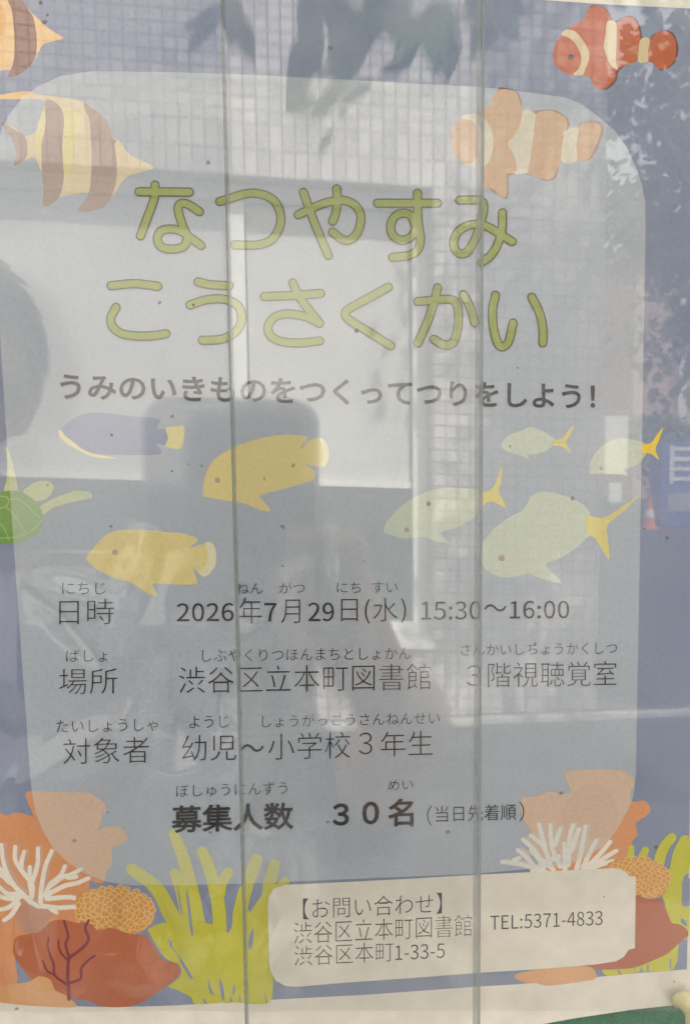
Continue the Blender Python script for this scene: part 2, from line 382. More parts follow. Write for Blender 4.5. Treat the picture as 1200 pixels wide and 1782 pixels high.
# ------------------------------------------------------------------ far street things
m_pink = mottled('pinkish_render', (0.50, 0.36, 0.31), scale=2, amount=0.12, rough=0.9)
pb = thing('building', 'pinkish rendered building far behind the hedge and trees', 'building', (11.5, -19.5, GROUND))
mb = MB(); mb.box(8.3, 16, -23, -18, GROUND, 4.4); mb.build('wall', m_pink, pb)
mb = MB(); mb.box(9.35, 9.55, -17.995, -17.85, GROUND, 4.3, bev=.01); mb.build('drainpipe', m_alu, pb)
mb = MB(); mb.box(8.1, 16.2, -23.2, -17.7, 4.401, 4.65); mb.build('roof', m_kerb, pb)
m_blue = mottled('blue_paint', (0.06, 0.10, 0.30), scale=6, amount=0.12, rough=0.4, spec=0.5)
m_white = mottled('white_paint', (0.75, 0.74, 0.72), scale=8, amount=0.07, rough=0.5)
bc = thing('cabinet', 'blue roadside cabinet with a white slatted front', 'cabinet', (6.55, -12.0, GROUND))
mb = MB(); mb.box(6.0, 7.1, -12.3, -11.9, GROUND, -.03, bev=.02); mb.build('body', m_blue, bc)
mb = MB()
for k in range(4): mb.box(6.17, 6.95, -11.895, -11.86, -.17 - k * .16, -.11 - k * .16, bev=.006)
mb.box(6.12, 6.20, -11.893, -11.865, -.70, -.08, bev=.006); mb.box(6.92, 7.0, -11.893, -11.865, -.70, -.08, bev=.006)
mb.build('slatted_panel', m_white, bc)
mb = MB(); mb.box(6.1, 7.0, -11.89, -11.87, -1.15, -.85, bev=.01); mb.build('lower_panel', mottled('grey_plate', (.3, .3, .31), 6, .1, .5), bc)
m_orange = mottled('orange_plastic', (0.75, 0.19, 0.06), scale=8, amount=0.1, rough=0.5)
tc_ = thing('traffic_cone', 'small orange and white traffic cone standing by the blue cabinet', 'cone', (5.72, -11.7, GROUND))
mb = MB(); mb.box(5.60, 5.84, -11.82, -11.58, GROUND, GROUND + .03, bev=.008)
mb.tube([(5.72, -11.7, GROUND + .031), (5.72, -11.7, GROUND + .19)], [.10, .078], 18); mb.build('body', m_orange, tc_)
mb = MB(); mb.tube([(5.72, -11.7, GROUND + .191), (5.72, -11.7, GROUND + .32)], [.081, .058], 18); mb.build('reflective_band', m_white, tc_)
mb = MB(); mb.tube([(5.72, -11.7, GROUND + .321), (5.72, -11.7, GROUND + .45), (5.72, -11.7, GROUND + .47)], [.055, .026, .016], 18); mb.build('tip', m_orange, tc_)
sg = thing('sign', 'pale standing sign board on a thin post past the corner of the tiled building', 'sign', (3.94, -8.9, GROUND))
mb = MB(); mb.box(3.80, 4.08, -8.93, -8.905, -.40, .30, bev=.006); mb.build('upper_board', m_white, sg)
mb = MB(); mb.box(3.86, 4.02, -8.93, -8.905, -.74, -.50, bev=.006); mb.build('lower_board', m_white, sg)
mb = MB(); mb.tube([(3.94, -8.96, GROUND), (3.94, -8.96, .28)], .022, 10); mb.build('post', mottled('grey_steel', (.3, .3, .3), 9, .1, .4, metal=.6), sg)

# ------------------------------------------------------------------ noticeboard case
m_felt = mottled('green_felt', (0.015, 0.16, 0.07), scale=260, amount=0.22, rough=0.95, spec=0.1, bump=0.5, bscale=1500)
m_case = mottled('brushed_aluminium', (0.45, 0.45, 0.44), scale=20, amount=0.08, rough=0.35, metal=0.8)
nb = thing('noticeboard', 'outdoor noticeboard case with green felt backing behind sliding glass', 'noticeboard', (.05, .04, GROUND))
X0, X1, Z0, Z1 = -.56, .64, -.42, .42
mb = MB(); mb.box(X0, X1, .0016, .02, Z0, Z1); mb.build('backing', m_felt, nb)
mb = MB()
mb.box(X0 - .04, X1 + .04, -.085, .045, Z1 + .001, Z1 + .05, bev=.003); mb.box(X0 - .04, X1 + .04, -.085, .045, Z0 - .05, Z0 - .001, bev=.003)
mb.box(X0 - .04, X0 - .001, -.084, .044, Z0 - .0005, Z1 + .0005); mb.box(X1 + .001, X1 + .04, -.084, .044, Z0 - .0005, Z1 + .0005)
mb.build('frame', m_case, nb)
mb = MB(); mb.box(X0 - .03, X1 + .03, .021, .043, Z0 + .002, Z1 - .002); mb.build('back_panel', m_case, nb)
for x in (X0 + .08, X1 - .08):
    mb = MB(); mb.tube([(x, .075, GROUND), (x, .075, Z1)], .03, 16); mb.build('post', m_case, nb, smooth=True)

# ------------------------------------------------------------------ poster
# the sheet was measured in 1200 x 1782 tracing units; art() turns those into metres on the sheet (its plane is y = 0)
H = ((0.0006862861451958529, -1.2021939428375064e-05, -0.3338380914803641), (-5.102439118972042e-05, -5.9698537691972886e-05, 1.0), (-7.591884292068909e-06, -0.0006855226880716563, 0.5343905027134965))
SHEET = 0.228
def art(u, v, depth=SHEET):
    q = [r[0] * u + r[1] * v + r[2] for r in H]
    return Vector((q[0] / q[1] * depth, q[2] / q[1] * depth))
poster = thing('poster', 'printed event poster of fish and coral with Japanese lettering, pinned behind the glass', 'poster', (.01, 0, -.184))
_layer = [0]
STEP = 4e-7
def lay(k=1):
    _layer[0] += k; return -(_layer[0] - k + 1) * STEP
def catmull(pts, closed, n=6):
    P = [Vector(p) for p in pts]; out = []; N = len(P)
    for i in range(N if closed else N - 1):
        p0 = P[(i - 1) % N] if closed or i > 0 else P[0] * 2 - P[1]
        p1 = P[i]; p2 = P[(i + 1) % N]
        p3 = P[(i + 2) % N] if closed or i + 2 < N else P[-1] * 2 - P[-2]
        for k in range(n):
            t = k / n
            out.append(0.5 * ((2 * p1) + (p2 - p0) * t + (2 * p0 - 5 * p1 + 4 * p2 - p3) * t * t + (3 * p1 - p0 - 3 * p2 + p3) * t ** 3))
    if not closed: out.append(P[-1])
    return out
def zoomed(pts, ox, oy, s): return [(ox + x / s, oy + y / s) for x, y in pts]
class Print:
    """One printed motif: flat inked shapes in one mesh, each a hair above the one before."""
    def __init__(s, name): s.name = name; s.mb = MB(); s.mats = []; s.rec = []
    def mi(s, rgb):
        m = ink(rgb) if isinstance(rgb, tuple) else rgb
        if m not in s.mats: s.mats.append(m)
        return s.mats.index(m)
    def fill(s, pts, rgb, smooth=True, y=None, n=4):
        q = catmull(pts, True, n) if smooth else [Vector(p) for p in pts]
        y = lay() if y is None else y; s.rec.append(([Vector((p[0], p[1])) for p in q], rgb, y)); s.poly(q, rgb, y)
    def poly(s, q, rgb, y):
        q = [art(p[0], p[1]) for p in q]
        tri = geometry.tessellate_polygon([[Vector((p[0], p[1], 0)) for p in q]])
        fs = []
        for a, b, c in tri:
            ar = (q[b] - q[a]).cross(q[c] - q[a]); fs.append((a, b, c) if ar > 0 else (a, c, b))
        s.mb.add([(p[0], y, p[1]) for p in q], fs, s.mi(rgb))
    def stroke(s, pts, w0, rgb, w1=None, smooth=True, y=None, n=7):
        c = catmull(pts, False, n) if smooth else [Vector(p) for p in pts]
        w1 = w0 if w1 is None else w1; y = lay() if y is None else y; N = len(c); L = []; Rr = []; m_ = s.mi(rgb)
        for i, p in enumerate(c):
            t = (c[min(i + 1, N - 1)] - c[max(i - 1, 0)]).normalized(); nn = Vector((-t.y, t.x)); w = (w0 + (w1 - w0) * i / (N - 1)) / 2
            L.append(p + nn * w); Rr.append(p - nn * w)
        vs = []
        for i in range(N):
            yy = y - i * 2e-8
            for p in (L[i], Rr[i]): a = art(p.x, p.y); vs.append((a.x, yy, a.y))
            if i: s.rec.append(([L[i - 1], Rr[i - 1], Rr[i], L[i]], rgb, yy))
        s.mb.add(vs, [(2 * i, 2 * i + 1, 2 * i + 3, 2 * i + 2) for i in range(N - 1)], m_)
        for e, (p, q, w) in enumerate(((c[0], c[1], w0), (c[-1], c[-2], w1))):
            t = (p - q).normalized(); a0 = math.atan2(t.y, t.x); vs = []; gs = []
            for k in range(13):
                a = a0 - math.pi / 2 + math.pi * k / 12; g = Vector((p.x + math.cos(a) * w / 2, p.y + math.sin(a) * w / 2)); gs.append(g); b = art(g.x, g.y); vs.append((b.x, y - (N if e else 0) * 2e-8 - 2e-8, b.y))
            s.mb.add(vs, [tuple(range(13))], m_); s.rec.append((gs, rgb, y - (N if e else 0) * 2e-8 - 2e-8))
    def dot(s, x, y, r, rgb): s.fill([(x + r * math.cos(k * math.pi / 8), y + r * math.sin(k * math.pi / 8)) for k in range(16)], rgb, smooth=False)
    def done(s):
        if UNDER is not None: UNDER.append(s); return
        return s.mb.build(s.name, s.mats, poster)
UNDER = None                                              # pictures that run on, paler, beneath the text panel
PANEL = [(160, 124), (300, 126), (450, 131), (600, 140), (825, 151), (880, 156), (920, 162), (982, 170), (1010, 181), (1045, 207), (1069, 228), (1089, 257), (1103, 285), (1115, 320), (1121, 350), (1122, 400), (1120, 520), (1116, 650), (1112, 780), (1110, 900), (1109, 1000), (1107, 1150), (1106, 1280), (1105, 1350), (1101, 1385), (1092, 1408), (1078, 1433), (1064, 1455), (1044, 1475), (1015, 1493), (985, 1505), (905, 1513), (830, 1520), (640, 1525), (500, 1532), (400, 1538), (300, 1540), (225, 1540), (185, 1534), (150, 1520), (118, 1500), (95, 1478), (75, 1445), (63, 1415), (57, 1385), (53, 1350), (50, 1300), (43, 1200), (36, 1110), (28, 1000), (22, 900), (15, 800), (8, 700), (2, 600), (-3, 500), (-8, 400), (-9, 300), (-4, 250), (5, 222), (18, 198), (40, 170), (68, 150), (105, 133)]
PANEL = [Vector(p) for p in PANEL]
def hull(P):
    P = sorted((p.x, p.y) for p in P); up_, lo = [], []
    for lst, seq in ((lo, P), (up_, P[::-1])):
        for p in seq:
            while len(lst) > 1 and (lst[-1][0] - lst[-2][0]) * (p[1] - lst[-2][1]) - (lst[-1][1] - lst[-2][1]) * (p[0] - lst[-2][0]) <= 0: lst.pop()
            lst.append(p)
    return [Vector(p) for p in lo[:-1] + up_[:-1]]
PANEL = hull(PANEL)
def clip(poly):
    out = poly
    for i in range(len(PANEL)):
        a, b = PANEL[i], PANEL[(i + 1) % len(PANEL)]; e = b - a; src = out; out = []
        if not src: return []
        for j in range(len(src)):
            p, q = src[j - 1], src[j]; dp = e.cross(p - a); dq = e.cross(q - a)
            if (dp >= 0) != (dq >= 0): out.append(p.lerp(q, dp / (dp - dq)))
            if dq >= 0: out.append(q)
    return out
def tint(rgb): return tuple(round(c + (k - c) * .54) for c, k in zip(rgb, PANEL_INK))
PANEL_INK = (217, 221, 218)

PAPER = (236, 228, 213); BG = (135, 145, 170)
m_paper = mottled('poster_paper', PAPER, scale=160, amount=0.06, rough=0.75, spec=0.15, bump=0.05, bscale=700, srgb=True)
pr = Print('paper')
pr.fill([(-130, -110), (1264, -58), (1262, 900), (1253, 1744), (1200, 1747), (1165, 1750), (1100, 1757), (1000, 1772), (900, 1790), (700, 1812), (400, 1822), (-95, 1815)], m_paper, smooth=False, y=0.0); pr.done()
pr = Print('sea_background')
pr.fill([(-75, -68), (500, -30), (1060, 8), (1204, 15), (1204, 900), (1199, 1430), (1194, 1687), (1100, 1694), (1000, 1704), (900, 1713), (830, 1717), (640, 1731), (430, 1742), (300, 1750), (200, 1753), (130, 1751), (0, 1744), (-60, 1740), (-60, 800)], BG, smooth=False); pr.done()

UNDER = []
ORG = (194, 94, 54); OCH = (206, 128, 62); ORG_D = (120, 56, 44); CREAM = (222, 202, 160)
def clown(o, s, body, dark, bands, tail_white, tail, tail_dark, eye=None, skin=None):
    skin = skin or ORG
    p = Print('clownfish_print')
    p.fill(zoomed(dark, *o, s), ORG_D); p.fill(zoomed(tail_dark, *o, s), ORG_D)
    p.fill(zoomed(body, *o, s), skin)
    p.fill(zoomed(tail, *o, s), skin)
    for b in bands + [tail_white]: p.fill(zoomed(b, *o, s), CREAM)
    if eye: x, y, r = eye; p.dot(o[0] + x / s, o[1] + y / s, r / s, (60, 52, 30))
    p.done()
bodyA = [(100, 470), (105, 400), (130, 330), (165, 280), (215, 235), (290, 185), (350, 150), (365, 100), (400, 60), (450, 45), (500, 60), (535, 95), (560, 150), (605, 178), (650, 150), (700, 135), (755, 165), (790, 240), (800, 330), (788, 400), (780, 480), (700, 520), (625, 548), (598, 580), (600, 615), (580, 655), (510, 712), (460, 715), (420, 680), (395, 625), (340, 605), (260, 605), (180, 580), (120, 530)]
clown((940, 0), 4.615, bodyA, [(390, 60), (450, 42), (520, 65), (555, 110), (580, 165), (620, 160), (700, 125), (770, 155), (805, 240), (812, 340), (790, 420), (640, 560), (618, 600), (600, 660), (500, 722), (400, 560), (420, 200)],
      [[(165, 275), (205, 238), (270, 250), (330, 310), (385, 410), (385, 480), (345, 590), (330, 605), (260, 600), (305, 550), (325, 480), (315, 420), (270, 340), (220, 300)],
       [(535, 175), (605, 185), (607, 350), (605, 500), (620, 560), (560, 520), (520, 430), (505, 370), (520, 280)]],
      [(800, 320), (850, 300), (875, 330), (860, 410), (860, 490), (785, 500), (785, 400)],
      [(858, 420), (880, 320), (935, 262), (995, 247), (1050, 275), (1080, 340), (1085, 420), (1060, 500), (1000, 552), (940, 545), (900, 510), (862, 490)],
      [(880, 320), (940, 260), (1000, 243), (1062, 265), (1098, 340), (1104, 420), (1075, 505), (1000, 558), (940, 540)], (243, 458, 23))
bodyB = [(55, 440), (65, 350), (100, 290), (160, 255), (240, 230), (290, 185), (335, 170), (350, 115), (390, 70), (450, 60), (505, 82), (530, 140), (555, 205), (620, 235), (700, 212), (770, 218), (840, 255), (865, 310), (855, 345), (835, 370), (825, 460), (830, 570), (795, 600), (775, 665), (720, 692), (640, 672), (580, 650), (500, 650), (440, 655), (445, 740), (440, 800), (415, 810), (340, 755), (275, 750), (270, 620), (220, 600), (150, 585), (95, 540), (65, 490)]
clown((770, 140), 4, bodyB, [(380, 70), (450, 55), (515, 80), (545, 140), (565, 215), (700, 205), (780, 210), (855, 250), (885, 310), (860, 360), (800, 640), (770, 690), (715, 702), (600, 660), (470, 660), (458, 740), (450, 812), (415, 818), (300, 700), (420, 300)],
      [[(130, 262), (160, 240), (230, 235), (285, 270), (330, 325), (350, 400), (345, 490), (320, 565), (275, 605), (200, 603), (140, 582), (205, 572), (238, 520), (248, 420), (238, 330), (205, 285)],
       [(565, 205), (640, 235), (630, 350), (615, 500), (590, 630), (565, 650), (500, 650), (515, 610), (490, 520), (450, 440), (500, 380), (540, 290)]],
      [(845, 355), (942, 330), (925, 440), (928, 560), (830, 570), (822, 480), (835, 400)],
      [(940, 330), (970, 300), (1035, 292), (1080, 300), (1095, 340), (1085, 400), (1040, 505), (1010, 548), (930, 556), (922, 450)],
      [(940, 330), (970, 298), (1040, 287), (1095, 293), (1114, 332), (1104, 400), (1055, 510), (1015, 552), (960, 540)], None, OCH)

BF_P = (238, 196, 132); BF_D = (140, 92, 78); BF_Y = (240, 214, 96)
z = lambda pts: zoomed(pts, 0, 0, 4.444)
p = Print('butterflyfish_print')
p.fill(z([(-180, -80), (70, -30), (150, 0), (230, 80), (310, 160), (400, 235), (490, 295), (400, 322), (330, 350), (270, 460), (180, 560), (70, 590), (80, 542), (0, 545), (-180, 540)]), BF_P)
p.fill(z([(-180, 60), (-60, 20), (10, 40), (45, 130), (40, 250), (-40, 300), (-180, 310)]), (236, 176, 96))
p.fill(z([(60, -30), (165, -10), (215, 70), (260, 135), (285, 280), (285, 380), (265, 465), (180, 560), (65, 595), (100, 500), (115, 370), (108, 200), (92, 80)]), BF_D); p.done()
p = Print('butterflyfish_print')
p.fill(z([(0, 735), (200, 705), (330, 735), (550, 765), (650, 800), (760, 870), (830, 940), (870, 1060), (925, 1090), (1010, 1200), (1190, 1292), (1060, 1340), (980, 1370), (900, 1480), (850, 1550), (770, 1615), (640, 1625), (690, 1500), (570, 1505), (450, 1530), (340, 1600), (330, 1350), (290, 1230), (215, 1230), (105, 1300), (130, 1200), (90, 1060), (10, 945), (130, 1000), (200, 1050), (280, 1020), (300, 950), (360, 790), (200, 768), (0, 765)]), BF_P)
p.fill(z([(360, 800), (375, 960), (345, 1100), (340, 1340), (285, 1230), (275, 1120), (300, 960), (335, 860)]), BF_Y)
p.fill(z([(470, 840), (560, 850), (620, 900), (610, 1000), (580, 1130), (560, 1280), (500, 1420), (485, 1250), (475, 1100), (490, 920)]), BF_Y)
p.fill(z([(360, 775), (460, 820), (498, 920), (485, 1100), (490, 1250), (495, 1400), (450, 1540), (340, 1600), (335, 1450), (325, 1280), (325, 1120), (355, 970)]), BF_D)
p.fill(z([(650, 800), (760, 870), (830, 940), (870, 1068), (905, 1088), (888, 1120), (905, 1260), (900, 1400), (850, 1550), (770, 1620), (605, 1635), (690, 1490), (710, 1250), (705, 1080), (690, 920)]), BF_D)
p.fill(z([(10, 945), (130, 1010), (195, 1050), (215, 1140), (200, 1230), (110, 1290), (130, 1190), (90, 1070)]), BF_D); p.done()

z = lambda pts: zoomed(pts, 90, 710, 2.4)
p = Print('angelfish_print')
p.fill(z([(35, 95), (70, 60), (110, 35), (160, 20), (220, 20), (300, 30), (380, 38), (430, 43), (455, 52), (440, 85), (470, 87), (483, 95), (487, 125), (480, 155), (440, 150), (460, 185), (430, 195), (350, 197), (250, 195), (180, 192), (130, 172), (95, 145), (60, 120)]), (78, 84, 142))
p.fill(z([(30, 98), (40, 92), (60, 118), (95, 145), (130, 172), (180, 192), (270, 208), (220, 210), (160, 200), (110, 175), (60, 145), (35, 120)]), (244, 222, 120))
p.fill(z([(476, 85), (510, 78), (548, 74), (555, 100), (548, 150), (535, 172), (500, 167), (476, 158), (487, 125)]), (240, 208, 84)); p.done()
YEL = (240, 200, 64); EYE = (150, 96, 70)
p = Print('yellow_fish_print')
p.fill(z([(632, 360), (635, 310), (650, 260), (680, 215), (730, 180), (800, 148), (880, 125), (960, 113), (1030, 115), (1068, 123), (1040, 162), (1044, 168), (1080, 135), (1120, 125), (1145, 145), (1157, 190), (1150, 230), (1130, 245), (1090, 242), (1058, 232), (1060, 238), (1095, 262), (1095, 295), (1050, 315), (960, 340), (870, 365), (890, 395), (912, 430), (870, 425), (810, 400), (750, 390), (690, 380), (640, 370)]), YEL)
p.fill(z([(1118, 128), (1145, 145), (1157, 190), (1150, 230), (1128, 244), (1135, 200), (1130, 160)]), (246, 226, 140))
p.dot(90 + 692 / 2.4, 710 + 302 / 2.4, 5, EYE); p.done()
p = Print('yellow_fish_print')
p.fill(z([(147, 625), (170, 590), (210, 545), (250, 518), (300, 510), (400, 510), (480, 518), (550, 525), (612, 548), (580, 578), (584, 582), (610, 575), (660, 560), (678, 575), (687, 620), (680, 665), (650, 695), (630, 703), (592, 668), (590, 674), (610, 725), (600, 735), (550, 738), (430, 733), (425, 745), (442, 785), (410, 778), (370, 755), (330, 728), (270, 712), (210, 685), (165, 655)]), YEL)
p.fill(z([(640, 567), (662, 560), (680, 580), (687, 625), (680, 665), (655, 695), (632, 703), (622, 688), (645, 650), (652, 610)]), (246, 228, 150))
p.dot(90 + 265 / 2.4, 710 + 602 / 2.4, 5, EYE); p.done()

z = lambda pts: zoomed(pts, 650, 730, 2.3077)
GRN = (194, 206, 168); TY = (246, 208, 40)
def gfish(body, tail, eye):
    p = Print('jackfish_print'); p.fill(z(body), GRN); p.fill(z(tail), TY, n=5)
    p.dot(650 + eye[0] / 2.3077, 730 + eye[1] / 2.3077, eye[2] / 2.3077, EYE); p.done()
gfish([(508, 105), (540, 65), (590, 45), (625, 30), (660, 40), (700, 60), (725, 80), (722, 100), (690, 125), (650, 140), (615, 142), (625, 160), (590, 145), (540, 130)],
      [(722, 85), (755, 75), (780, 45), (803, 25), (785, 65), (770, 90), (790, 135), (765, 115), (740, 105), (722, 105)], (546, 108, 6))
gfish([(865, 200), (870, 165), (900, 120), (950, 85), (1000, 75), (1050, 85), (1085, 95), (1095, 130), (1070, 170), (1030, 195), (1000, 200), (1020, 225), (980, 220), (920, 218), (868, 218)],
      [(1075, 103), (1110, 95), (1130, 70), (1160, 32), (1145, 80), (1130, 120), (1143, 160), (1115, 140), (1090, 133), (1077, 135)], (910, 197, 6))
gfish([(38, 445), (60, 400), (120, 340), (200, 295), (280, 275), (360, 275), (420, 285), (438, 300), (438, 340), (400, 395), (340, 430), (270, 455), (298, 492), (250, 490), (200, 472), (120, 478), (60, 460)],
      [(434, 295), (465, 285), (490, 250), (513, 185), (510, 250), (500, 290), (515, 320), (530, 355), (490, 335), (460, 330), (434, 345)], (132, 443, 10))
gfish([(430, 560), (435, 500), (480, 440), (540, 395), (600, 360), (630, 310), (680, 290), (740, 300), (800, 320), (850, 350), (870, 390), (880, 440), (840, 490), (790, 530), (730, 565), (690, 580), (710, 610), (755, 655), (710, 650), (660, 635), (620, 618), (570, 630), (510, 632), (450, 605)],
      [(850, 390), (920, 395), (980, 360), (1058, 308), (1010, 360), (950, 410), (933, 440), (940, 500), (943, 562), (920, 530), (885, 475), (860, 460)], (512, 556, 13))

z = lambda pts: zoomed(pts, 0, 770, 7.06)
p = Print('turtle_print'); LG = (206, 214, 140); SH = (112, 158, 66)
p.fill(z([(75, 55), (110, 95), (150, 220), (190, 380), (220, 600), (60, 600), (85, 450), (90, 250)]), LG)
p.fill(z([(290, 610), (380, 520), (500, 470), (600, 480), (660, 530), (650, 600), (590, 680), (500, 715), (400, 705)]), LG)
p.fill(z([(480, 800), (600, 720), (780, 640), (950, 595), (1080, 605), (1130, 640), (1120, 685), (950, 720), (780, 760), (640, 810), (530, 890), (500, 850)]), LG)
p.fill(z([(-350, 800), (-200, 660), (0, 615), (150, 590), (280, 610), (400, 690), (490, 790), (530, 890), (520, 1050), (470, 1120), (370, 1180), (230, 1225), (100, 1245), (-150, 1230), (-330, 1100)]), SH)
for q in ([(0, 660), (80, 670), (110, 720), (80, 780), (0, 810)], [(110, 700), (250, 700), (370, 810), (490, 920)], [(80, 790), (190, 910), (260, 1010), (330, 1110)], [(0, 990), (60, 1060), (110, 1200)], [(-150, 1150), (0, 1175), (200, 1160), (350, 1110), (450, 1030), (510, 960)]):
    p.stroke(z(q), 2.2, (150, 188, 100))
p.dot(590 / 7.06, 770 + 525 / 7.06, 2.2, (130, 100, 60)); p.done()

OR1 = (228, 154, 102); RED = (194, 106, 66); SAND = (228, 170, 116); WEED = (206, 200, 46); WHT = (246, 236, 218); PNK = (204, 150, 122)
BUR = (140, 52, 66); ANE = (222, 152, 68); ANL = (240, 200, 130)
def anemone(outline, cx, cy, rx, ry, seed):
    p = Print('yellow_coral_print'); p.fill(outline, ANE)
    rg = random.Random(seed); y0 = lay(60)
    k = 0; cnt_ = 0
    for ring, cnt in ((1.0, 26), (.86, 23), (.72, 20), (.57, 16), (.42, 12), (.27, 8), (.1, 4)):
        for i in range(cnt):
            cnt_ += 1
            a = 2 * math.pi * (i + (.5 if k % 2 else 0) + rg.uniform(-.15, .15)) / cnt; k2 = ring * .93
            x = cx + math.cos(a) * rx * k2; y = cy + math.sin(a) * ry * k2; L = rx * .155 * rg.uniform(.85, 1.15); Wd = min(L * .72, rx * 6.2 * ring / cnt * .5 + rx * .03)
            for sc_, col, dy in ((1.0, ANL, 0), (.80, ANE, 8e-8)):
                pts = []
                for j in range(10):
                    t = 2 * math.pi * j / 10; u = math.cos(t) * L * sc_; v = math.sin(t) * Wd * sc_
                    pts.append((x + u * math.cos(a) - v * math.sin(a), y + (u * math.sin(a) + v * math.cos(a)) * .9))
                p.fill(pts, col, smooth=False, y=y0 - dy - cnt_ * 1.6e-7)
        k += 1
    p.done()
def coral_branches(o, s, strokes, w):
    p = Print('white_coral_print')
    for st in strokes: p.stroke(zoomed([(x + 22, y - 12) for x, y in (st[1:] if len(st) > 2 else st)], *o, s), w * .8, (214, 170, 146), w * .55)
    for st in strokes: p.stroke(zoomed(st, *o, s), w, WHT, w * .8)
    p.done()

# left reef
z = lambda pts: zoomed(pts, 0, 1360, 3.529)
p = Print('orange_coral_print')
p.fill(z([(-120, 240), (40, 210), (100, 190), (190, 210), (212, 232), (195, 180), (160, 90), (190, 58), (400, 65), (540, 65), (590, 90), (640, 130), (650, 180), (625, 210), (615, 280), (590, 305), (640, 285), (700, 275), (740, 280), (785, 350), (740, 385), (690, 410), (690, 500), (650, 560), (642, 615), (600, 625), (550, 620), (560, 800), (560, 900), (300, 890), (100, 1000), (110, 1250), (0, 1275), (-120, 1280)]), OR1); p.done()
p = Print('pink_coral_print')
p.fill(z([(110, 760), (210, 735), (330, 815), (290, 860), (250, 920), (160, 935), (120, 900), (95, 830)]), PNK); p.done()
p = Print('red_rock_print')
p.fill(z([(85, 1000), (110, 950), (250, 920), (310, 860), (400, 850), (480, 870), (560, 870), (600, 910), (680, 895), (760, 920), (830, 940), (900, 950), (950, 1020), (1010, 1100), (1070, 1105), (1110, 1160), (1085, 1205), (1030, 1250), (960, 1300), (840, 1370), (740, 1385), (620, 1380), (540, 1345), (440, 1330), (340, 1290), (300, 1210), (200, 1220), (150, 1160), (90, 1070)]), RED); p.done()
coral_branches((0, 1360), 3.529, [[(190, 740), (140, 690), (90, 640), (45, 560), (20, 480), (10, 390)], [(190, 720), (200, 640), (130, 540), (95, 480), (95, 400)], [(130, 540), (135, 490), (150, 430)],
    [(200, 700), (185, 620), (185, 525)], [(250, 740), (258, 640), (280, 520), (320, 425)], [(190, 640), (230, 520), (235, 410)], [(280, 700), (310, 630), (370, 580), (400, 520)],
    [(310, 640), (380, 590), (440, 570), (500, 537)], [(300, 690), (400, 640), (470, 625), (545, 593)], [(420, 590), (470, 585)], [(290, 720), (420, 710), (478, 722)], [(260, 765), (370, 775), (525, 765)], [(310, 775), (350, 805)],
    [(110, 690), (50, 690), (0, 650)], [(130, 700), (60, 770), (-20, 790)], [(115, 750), (70, 820), (28, 852)], [(60, 620), (20, 580), (-20, 560)], [(90, 640), (30, 560), (-20, 520)], [(150, 700), (60, 720), (-20, 700)], [(190, 740), (240, 770)]], 8.8)
anemone(z([(470, 710), (540, 665), (630, 655), (720, 660), (800, 690), (870, 715), (920, 755), (945, 800), (940, 860), (900, 900), (850, 930), (800, 935), (740, 910), (650, 890), (600, 910), (550, 870), (500, 850), (480, 800)]), 706 / 3.529, 1360 + 792 / 3.529, 232 / 3.529, 138 / 3.529, 1)
p = Print('red_rock_print')                                # the front lip of the rock, over the yellow coral
p.fill(z([(420, 1000), (480, 872), (560, 872), (600, 912), (680, 897), (760, 922), (830, 942), (900, 952), (900, 1100), (600, 1150)]), RED); p.done()
p = Print('sand_coral_print')
p.fill(z([(-120, 1275), (30, 1250), (120, 1238), (190, 1225), (240, 1195), (310, 1215), (340, 1280), (400, 1310), (440, 1340), (466, 1384), (300, 1382), (130, 1372), (0, 1357), (-120, 1352)]), SAND, n=3); p.done()
p = Print('branch_coral_print')
for st, a, b in (([(425, 1335), (418, 1180), (425, 1060)], 24, 16), ([(425, 1080), (405, 1000), (420, 950), (395, 855)], 18, 15), ([(425, 1085), (520, 1010), (545, 960), (525, 900), (548, 850)], 20, 16),
                 ([(420, 1240), (495, 1210), (500, 1150), (540, 1100), (585, 1068)], 18, 14), ([(410, 1245), (340, 1190), (330, 1120), (295, 1020), (300, 960)], 18, 12), ([(340, 1190), (290, 1160), (265, 1100)], 15, 10), ([(420, 1100), (370, 1040), (360, 975)], 15, 12)):
    p.stroke(z(st), a / 3.529, BUR, b / 3.529)
p.done()
z = lambda pts: zoomed(pts, 200, 1430, 3.529)
p = Print('seaweed_print')
for st, a, b in (([(105, 290), (250, 400), (340, 560), (440, 760), (560, 1000)], 72, 120), ([(362, 72), (420, 220), (470, 420), (520, 700), (560, 1000)], 62, 110), ([(370, 315), (410, 450), (460, 700)], 60, 70),
                 ([(538, 185), (590, 320), (640, 560), (640, 900)], 68, 90), ([(695, 310), (650, 400), (640, 600)], 62, 70), ([(868, 235), (800, 420), (740, 700), (690, 1070)], 76, 90), ([(978, 265), (930, 430), (850, 620), (800, 900), (780, 1060)], 72, 90), ([(1045, 365), (950, 480), (860, 700)], 56, 60)):
    p.stroke(z(st), a / 3.529, WEED, b / 3.529)
p.fill(z([(220, 650), (300, 620), (400, 640), (560, 620), (640, 650), (720, 680), (800, 560), (930, 450), (980, 430), (960, 600), (965, 850), (970, 980), (950, 1108), (820, 1118), (700, 1108), (500, 1120), (470, 1080), (380, 1030), (330, 1010), (400, 950), (400, 880), (300, 830), (210, 680)]), WEED, n=3)
